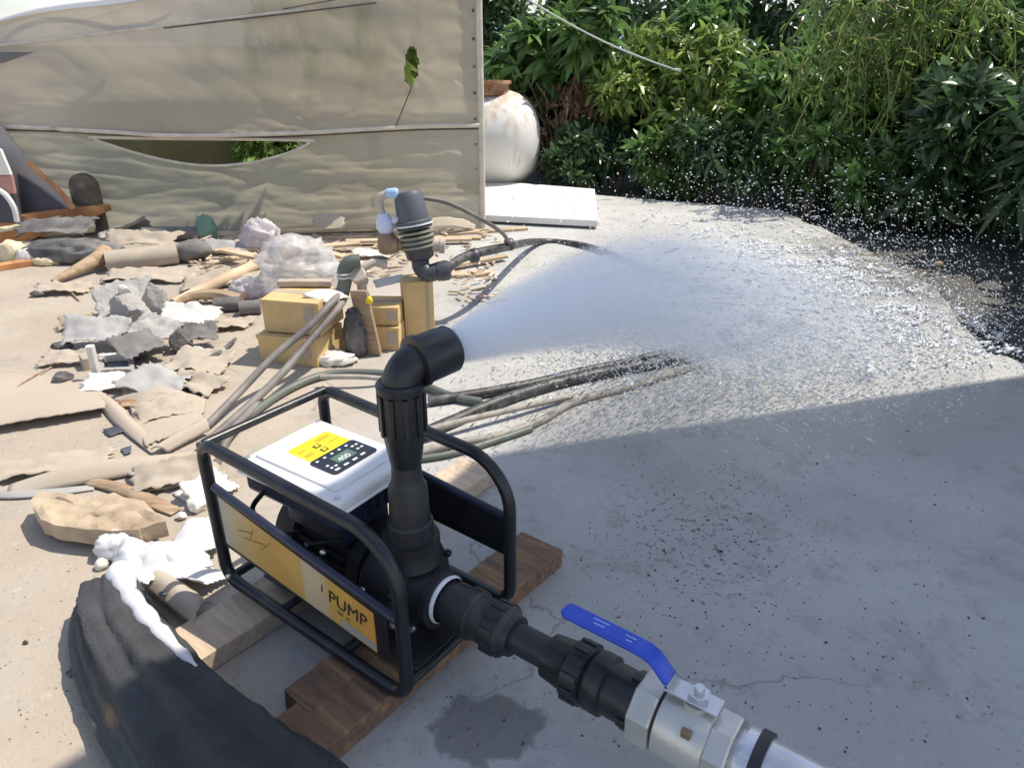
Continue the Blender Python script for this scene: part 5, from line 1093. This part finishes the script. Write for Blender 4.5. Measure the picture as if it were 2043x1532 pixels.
# elbow with tan cap left of the filter
EP = D(690, 575, 3.56)
eb = empty('pipe_elbow', EP, 'dull green pipe elbow with a tan cap left of the filter', 'pipe fitting')
MB().tube(catmull([Vector((-.02, -.01, -.03)), Vector((.0, 0, .04)), Vector((.0, 0, .09)), Vector((.03, .01, .13)), Vector((.08, .02, .135))], 6), .034, 16).build('elbow_tube', M['greenpipe'], eb)
for z in (.055, .072): MB().lathe((0, 0, z), (0, 0, 1), [(0, .036), (.002, .039), (.008, .039), (.01, .036)], 18).build('pale_ring', M['paper'], eb)
MB().lathe((.07, .02, .05), (-.1, -.6, .5), [(-.05, .03), (.0, .03), (0, .04), (.035, .042), (.04, .036)], 20).build('tan_cap', M['tan'], eb)
MB().tube([(.075, .03, -.04), (.075, .03, .04)], .024, 14).build('cap_stem', M['tan'], eb)
MB().tube([(.08, .03, .09), (.14, .05, .12), (.2, .07, .1)], .022, 12).build('link_pipe', M['tan'], eb)
bs = MB().box((.08, .03, -.115), (.05, .05, .15)).build('support_post', M['woodpale'], eb, bevel=.003)

# hoses
def hose(pts, r, mt, label, nm='hose', grp=None): return rod(nm, pts, r, mt, label, 'hose', grp, 10)
eL = EP + Vector((-.03, -.01, -.03))
hose([eL, D(662, 603, 3.34), D(618, 650, 3.2), D(545, 712, 3.05), D(480, 780, 2.9), G(412, 850, .02)], .017, 'hose', 'grey hose running down left from the pipe elbow, the upper of two', 'sprinkler_pipe')
hose([eL + Vector((.02, 0, -.02)), D(672, 618, 3.36), D(625, 672, 3.2), D(560, 748, 2.98), D(490, 815, 2.8), G(430, 868, .018), G(398, 890, .018)], .018, 'hose', 'grey hose running down left from the pipe elbow, the lower of two', 'sprinkler_pipe')
hose([FP + fb + Vector((.13, 0, -.045)), D(930, 512, 3.95), D(1000, 495, 4.3), G(1075, 482, .03), G(1170, 492, .02), G(1290, 535, .02), G(1430, 580, .02)], .026, 'hoseblk', 'thick black hose leaving the filter elbow toward the spray')
for k, (u, v, y) in enumerate(((945, 515, 4.0), (1015, 492, 4.45))):
    o = MB().lathe((0, 0, 0), (1, .35, -.05), [(0, .034), (.008, .04), (.04, .04), (.048, .034)], 14).build('hose_clamp', M['filtdark']); o.location = D(u, v, y) + Vector((-.02, 0, .012)); 
    tag(o, ('black clamp on the thick hose nearer the filter', 'black clamp on the thick hose where the thin hose meets it')[k], 'clamp')
hose([FP + capp + Vector((.05, 0, .004)), D(830, 393, 3.78), D(890, 404, 3.85), D(950, 432, 3.95), D(1000, 463, 4.2), D(1018, 488, 4.45)], .012, 'hose', 'thin grey hose arching from the light blue cap down to the thick hose')
hose([G(395, 905, .02), G(470, 850, .02), G(560, 785, .02), G(640, 750, .02), G(720, 744, .02), G(800, 752, .02), G(900, 790, .02), G(960, 802, .02)], .019, 'greenpipe', 'dull green hose curving behind the cage on the sand')
hose([G(640, 752, .05), G(720, 752, .05), G(790, 758, .02)], .012, 'hosepale', 'pale hose lying on the dull green one behind the cage')
hose([G(520, 800, .02), G(470, 850, .055), G(440, 905, .02), G(420, 960, .015)], .016, 'hose', 'brown-grey hose dropping to the far corner of the cage')
hose([G(830, 872, .022), G(900, 842, .022), G(1000, 800, .022), G(1100, 768, .022), G(1200, 745, .022), G(1330, 722, .02), G(1480, 690, .02), G(1600, 640, .02)], .028, 'hoseblk', 'thick black hose on the ground from the cage to the spray, nearest')
hose([G(855, 800, .022), G(950, 786, .022), G(1060, 766, .022), G(1160, 742, .02), G(1300, 712, .02), G(1440, 668, .02), G(1540, 600, .02)], .023, 'hoseblk', 'black hose behind the thickest one, running under the spray')
hose([G(830, 905, .016), G(900, 886, .016), G(1000, 868, .016), G(1080, 838, .016), G(1150, 800, .016), G(1280, 765, .012), G(1420, 720, .012)], .018, 'hosepale', 'faded grey hose nearest the shade edge behind the cage')
hose([G(820, 918, .014), G(900, 905, .014), G(985, 880, .014), G(1060, 855, .014)], .014, 'greenpipe', 'thin green-grey hose beside the faded one at the shade edge')
hose([G(840, 862, .05), G(930, 838, .05), G(1030, 815, .04), G(1140, 790, .02)], .014, 'hosepale', 'thin faded hose crossing over the thick black one')

# ------------------------------------------------------------------ water
NW = pump.matrix_basis @ NOZ_L
wr = empty('water_spray', NW, 'wide fan of white water spraying from the black elbow onto the concrete', 'water spray')
rs = np.random.RandomState(21)
def ico(sub):
    bm = bmesh.new(); bmesh.ops.create_icosphere(bm, subdivisions=sub, radius=1); v = np.array([tuple(p.co) for p in bm.verts]); f = np.array([[q.index for q in p.verts] for p in bm.faces]); bm.free(); return v, f
IV, IF = ico(1)
def drops(name, P, V, rad, stretch, mt):
    """P positions, V flow directions, droplets drawn out along the flow"""
    n = len(P); d = V / (np.linalg.norm(V, axis=1, keepdims=True) + 1e-9); s_ = np.cross(d, [[.1, .2, 1.0]]); s_ /= np.linalg.norm(s_, axis=1, keepdims=True); t = np.cross(d, s_)
    jit = 1 + rs.uniform(-.12, .12, (n, len(IV), 1))
    loc = IV[None] * jit
    v = P[:, None, :] + (d[:, None, :] * loc[:, :, 0:1] * stretch[:, None, None] + s_[:, None, :] * loc[:, :, 1:2] + t[:, None, :] * loc[:, :, 2:3]) * rad[:, None, None]
    f = (IF[None] + (np.arange(n) * len(IV))[:, None, None]).reshape(-1, 3)
    me = bpy.data.meshes.new(name); v = v.reshape(-1, 3)
    me.vertices.add(len(v)); me.vertices.foreach_set('co', v.ravel()); me.loops.add(f.size); me.loops.foreach_set('vertex_index', f.ravel().astype(np.int32))
    me.polygons.add(len(f)); me.polygons.foreach_set('loop_start', np.arange(0, f.size, 3, dtype=np.int32)); me.polygons.foreach_set('use_smooth', np.ones(len(f), bool)); me.update(calc_edges=True)
    me.materials.append(M[mt]); o = bpy.data.objects.new(name, me); link(o, wr); o['kind'] = 'stuff'; return o
AZ0, G9 = R(52), 9.81
def fly(n, az_sd, el_m, el_sd, v_m, v_sd, tpow, tmin=.03):
    az = AZ0 + rs.normal(0, az_sd, n); az = np.clip(az, R(30), R(86)); el = R(el_m) + rs.normal(0, el_sd, n); sp = np.maximum(3.2, v_m + rs.normal(0, v_sd, n))
    vz = sp * np.sin(el); vh = sp * np.cos(el); tl = (vz + np.sqrt(vz ** 2 + 2 * G9 * NW.z)) / G9
    t = tl * (tmin + (1 - tmin) * rs.uniform(0, 1, n) ** tpow)
    P = np.column_stack([vh * np.cos(az) * t, vh * np.sin(az) * t, vz * t - .5 * G9 * t * t]); V = np.column_stack([vh * np.cos(az), vh * np.sin(az), vz - G9 * t])
    return P, V
def lit(P, m=.0):   # keep the drops that fall on the sunlit side of the pad
    x, y = P[:, 0] + NW.x, P[:, 1] + NW.y; h = P[:, 2] + NW.z
    return (y > 2.52 + .307 * (x + .06) + m + rs.normal(0, .05, len(P))) | (h > .12)
def rad_(P, med, sg, cap=.0055): return np.minimum(np.exp(rs.normal(math.log(med), sg, len(P))), cap)
P, V = fly(14000, R(13), 0, R(9), 6.6, .8, .5, .12); drops('droplets', P, V, rad_(P, .0013, .35), rs.uniform(3, 11, len(P)), 'drop')
P, V = fly(17000, R(13), 1, R(8), 7.0, .8, .35, .4); k = lit(P); P, V = P[k], V[k]; drops('far_droplets', P, V, rad_(P, .0017, .4), rs.uniform(2, 8, len(P)), 'drop')
P, V = fly(2400, R(13), 8, R(6), 7.0, 1.0, .5, .45); drops('stray_drops', P, V, rad_(P, .0027, .45), rs.uniform(1.2, 4, len(P)), 'drop')
# splash where it lands
P, V = fly(26000, R(12), 1, R(7), 6.5, .9, .02); P[:, 2] = -NW.z + np.abs(rs.exponential(.03, len(P))) + .003; P[:, :2] += rs.normal(0, .12, (len(P), 2)); k = lit(P, .12) & (rs.uniform(0, 1, len(P)) < np.clip((P[:, 1] + NW.y - 2.52 - .307 * (P[:, 0] + NW.x)) / .9, .12, 1)); P = P[k]
drops('splash', P, np.column_stack([rs.normal(1, .8, len(P)), rs.normal(.8, .8, len(P)), rs.normal(.2, .3, len(P))]), rad_(P, .0017, .5), rs.uniform(1, 5, len(P)), 'drop')
# foam skimming over the far corner of the pad and onto the soil
n_ = 9000; cx_ = np.array([noise.noise(Vector((i * .37, 1.3, 0))) for i in range(n_)])
px = 2.1 + rs.normal(0, .36, n_); py = 4.6 + rs.normal(0, .75, n_) - (px - 2.1) * .5; px = np.where(px > 2.85, px - .6, px)
kk = np.array([noise.noise(Vector((a_ * 5, b_ * 5, 7))) + .6 * noise.noise(Vector((a_ * 14, b_ * 14, 3))) for a_, b_ in zip(px, py)]) > -.02
px, py = px[kk], py[kk]; P = np.column_stack([px - NW.x, py - NW.y, np.where(px > 2.62, -.045, .004) - NW.z + rs.exponential(.008, len(px))]); k = lit(P, .1); P = P[k]
drops('foam', P, np.column_stack([rs.normal(1, .4, len(P)), rs.normal(.9, .5, len(P)), rs.normal(0, .05, len(P))]), rad_(P, .0042, .45, .012), rs.uniform(1.5, 6, len(P)), 'drop')
# drip at the collar
MB().tube([Vector((0, 0, -.06)) - Vector((.07, .06, 0)), Vector((-.066, -.058, -.085)), Vector((-.064, -.057, -.115))], [.006, .004, .0015], 8).build('drip', M['drop'], wr)
# mist hull
def mist():
    seg = 28; vs, fs = [], []; nst = 26; vm, el = 6.4, R(-1)
    vz, vh = vm * math.sin(el), vm * math.cos(el); tl = (vz + math.sqrt(vz ** 2 + 2 * G9 * NW.z)) / G9
    hd = Vector((math.cos(AZ0), math.sin(AZ0), 0)); sd_ = Vector((-math.sin(AZ0), math.cos(AZ0), 0))
    for i in range(nst):
        t = tl * 1.06 * (i / (nst - 1)) ** 1.0; s_ = vh * t; c = hd * s_ + Vector((0, 0, vz * t - .5 * G9 * t * t))
        w = .045 + .27 * s_; h = .045 + .205 * s_ * (1 - .12 * s_)
        if i == nst - 1: w *= .6; h *= .5
        for k in range(seg):
            q = 2 * math.pi * k / seg; nzv = 1 + .12 * min(1, s_) * noise.noise(Vector((math.cos(q) * 2, math.sin(q) * 2, s_ * 1.5)))
            p = c + sd_ * math.cos(q) * w * nzv + Vector((0, 0, math.sin(q) * h * nzv)); p.z = max(p.z, -NW.z + .012 + .002 * math.sin(k)); vs.append(p)
    for i in range(nst - 1):
        for k in range(seg): fs.append((i * seg + k, i * seg + (k + 1) % seg, (i + 1) * seg + (k + 1) % seg, (i + 1) * seg + k))
    fs += [tuple(range(seg - 1, -1, -1)), tuple((nst - 1) * seg + k for k in range(seg))]
    m = bpy.data.materials.new('mist'); m.use_nodes = True; n, l = m.node_tree.nodes, m.node_tree.links; n.remove(n['Principled BSDF'])
    vp = n.new('ShaderNodeVolumePrincipled'); vp.inputs['Color'].default_value = (.94, .965, 1, 1); vp.inputs['Anisotropy'].default_value = .1
    tc = n.new('ShaderNodeTexCoord'); ln = n.new('ShaderNodeVectorMath'); ln.operation = 'LENGTH'; l.new(tc.outputs['Object'], ln.inputs[0])
    a = n.new('ShaderNodeMath'); a.operation = 'ADD'; a.inputs[1].default_value = .10; l.new(ln.outputs['Value'], a.inputs[0])
    dv = n.new('ShaderNodeMath'); dv.operation = 'DIVIDE'; dv.inputs[0].default_value = 4.3; pw = n.new('ShaderNodeMath'); pw.operation = 'POWER'; pw.inputs[1].default_value = 1.7; l.new(a.outputs[0], pw.inputs[0]); l.new(pw.outputs[0], dv.inputs[1])
    nz = n.new('ShaderNodeTexNoise'); nz.inputs['Scale'].default_value = 3.2; nz.inputs['Detail'].default_value = 4; l.new(tc.outputs['Object'], nz.inputs['Vector'])
    mr = n.new('ShaderNodeMapRange'); mr.inputs[1].default_value = .32; mr.inputs[2].default_value = .68; mr.inputs[3].default_value = .45; mr.inputs[4].default_value = 1.5; l.new(nz.outputs['Fac'], mr.inputs[0])
    def mth(op, x, y=0.0, z=None):
        t_ = n.new('ShaderNodeMath'); t_.operation = op
        for i_, q_ in enumerate((x, y)):
            if isinstance(q_, (int, float)): t_.inputs[i_].default_value = q_
            else: l.new(q_, t_.inputs[i_])
        return t_.outputs[0]
    def dot(vec):
        t_ = n.new('ShaderNodeVectorMath'); t_.operation = 'DOT_PRODUCT'; l.new(tc.outputs['Object'], t_.inputs[0]); t_.inputs[1].default_value = vec; return t_.outputs['Value']
    ss = mth('MAXIMUM', dot(tuple(hd)), 0.0); la = dot(tuple(sd_)); zz = dot((0, 0, 1))
    drop = mth('SUBTRACT', mth('MULTIPLY', ss, vz / vh), mth('MULTIPLY', mth('MULTIPLY', ss, ss), .5 * G9 / vh ** 2))
    ww = mth('ADD', mth('MULTIPLY', ss, .27), .045); hh = mth('ADD', mth('MULTIPLY', mth('MULTIPLY', ss, mth('SUBTRACT', 1.0, mth('MULTIPLY', ss, .12))), .205), .045)
    e1 = mth('DIVIDE', la, ww); e2 = mth('DIVIDE', mth('SUBTRACT', zz, drop), hh)
    ee = mth('ADD', mth('MULTIPLY', e1, e1), mth('MULTIPLY', e2, e2))
    fall = n.new('ShaderNodeMapRange'); fall.interpolation_type = 'SMOOTHSTEP'; fall.inputs[1].default_value = .35; fall.inputs[2].default_value = 1.0; fall.inputs[3].default_value = 1; fall.inputs[4].default_value = 0; l.new(ee, fall.inputs[0])
    end = n.new('ShaderNodeMapRange'); end.interpolation_type = 'SMOOTHSTEP'; end.inputs[1].default_value = 1.7; end.inputs[2].default_value = 3.3; end.inputs[3].default_value = 1; end.inputs[4].default_value = .25; l.new(ss, end.inputs[0])
    cv = n.new('ShaderNodeCombineXYZ'); l.new(mth('MULTIPLY', e1, 5.0), cv.inputs[0]); l.new(mth('MULTIPLY', e2, 5.0), cv.inputs[1]); l.new(mth('MULTIPLY', ss, 1.3), cv.inputs[2])
    n4 = n.new('ShaderNodeTexNoise'); n4.inputs['Scale'].default_value = 1.0; n4.inputs['Detail'].default_value = 5; n4.inputs['Roughness'].default_value = .65; l.new(cv.outputs[0], n4.inputs['Vector'])
    m4 = n.new('ShaderNodeMapRange'); m4.inputs[1].default_value = .36; m4.inputs[2].default_value = .64; m4.inputs[3].default_value = .15; m4.inputs[4].default_value = 1.75; l.new(n4.outputs['Fac'], m4.inputs[0]); mr = m4
    l.new(mth('MULTIPLY', mth('MULTIPLY', mth('MULTIPLY', dv.outputs[0], mr.outputs[0]), fall.outputs[0]), end.outputs[0]), vp.inputs['Density'])
    l.new(vp.outputs[0], n['Material Output'].inputs['Volume'])
    o = MB().add(vs, fs).build('mist', m, wr); o['kind'] = 'stuff'
mist()
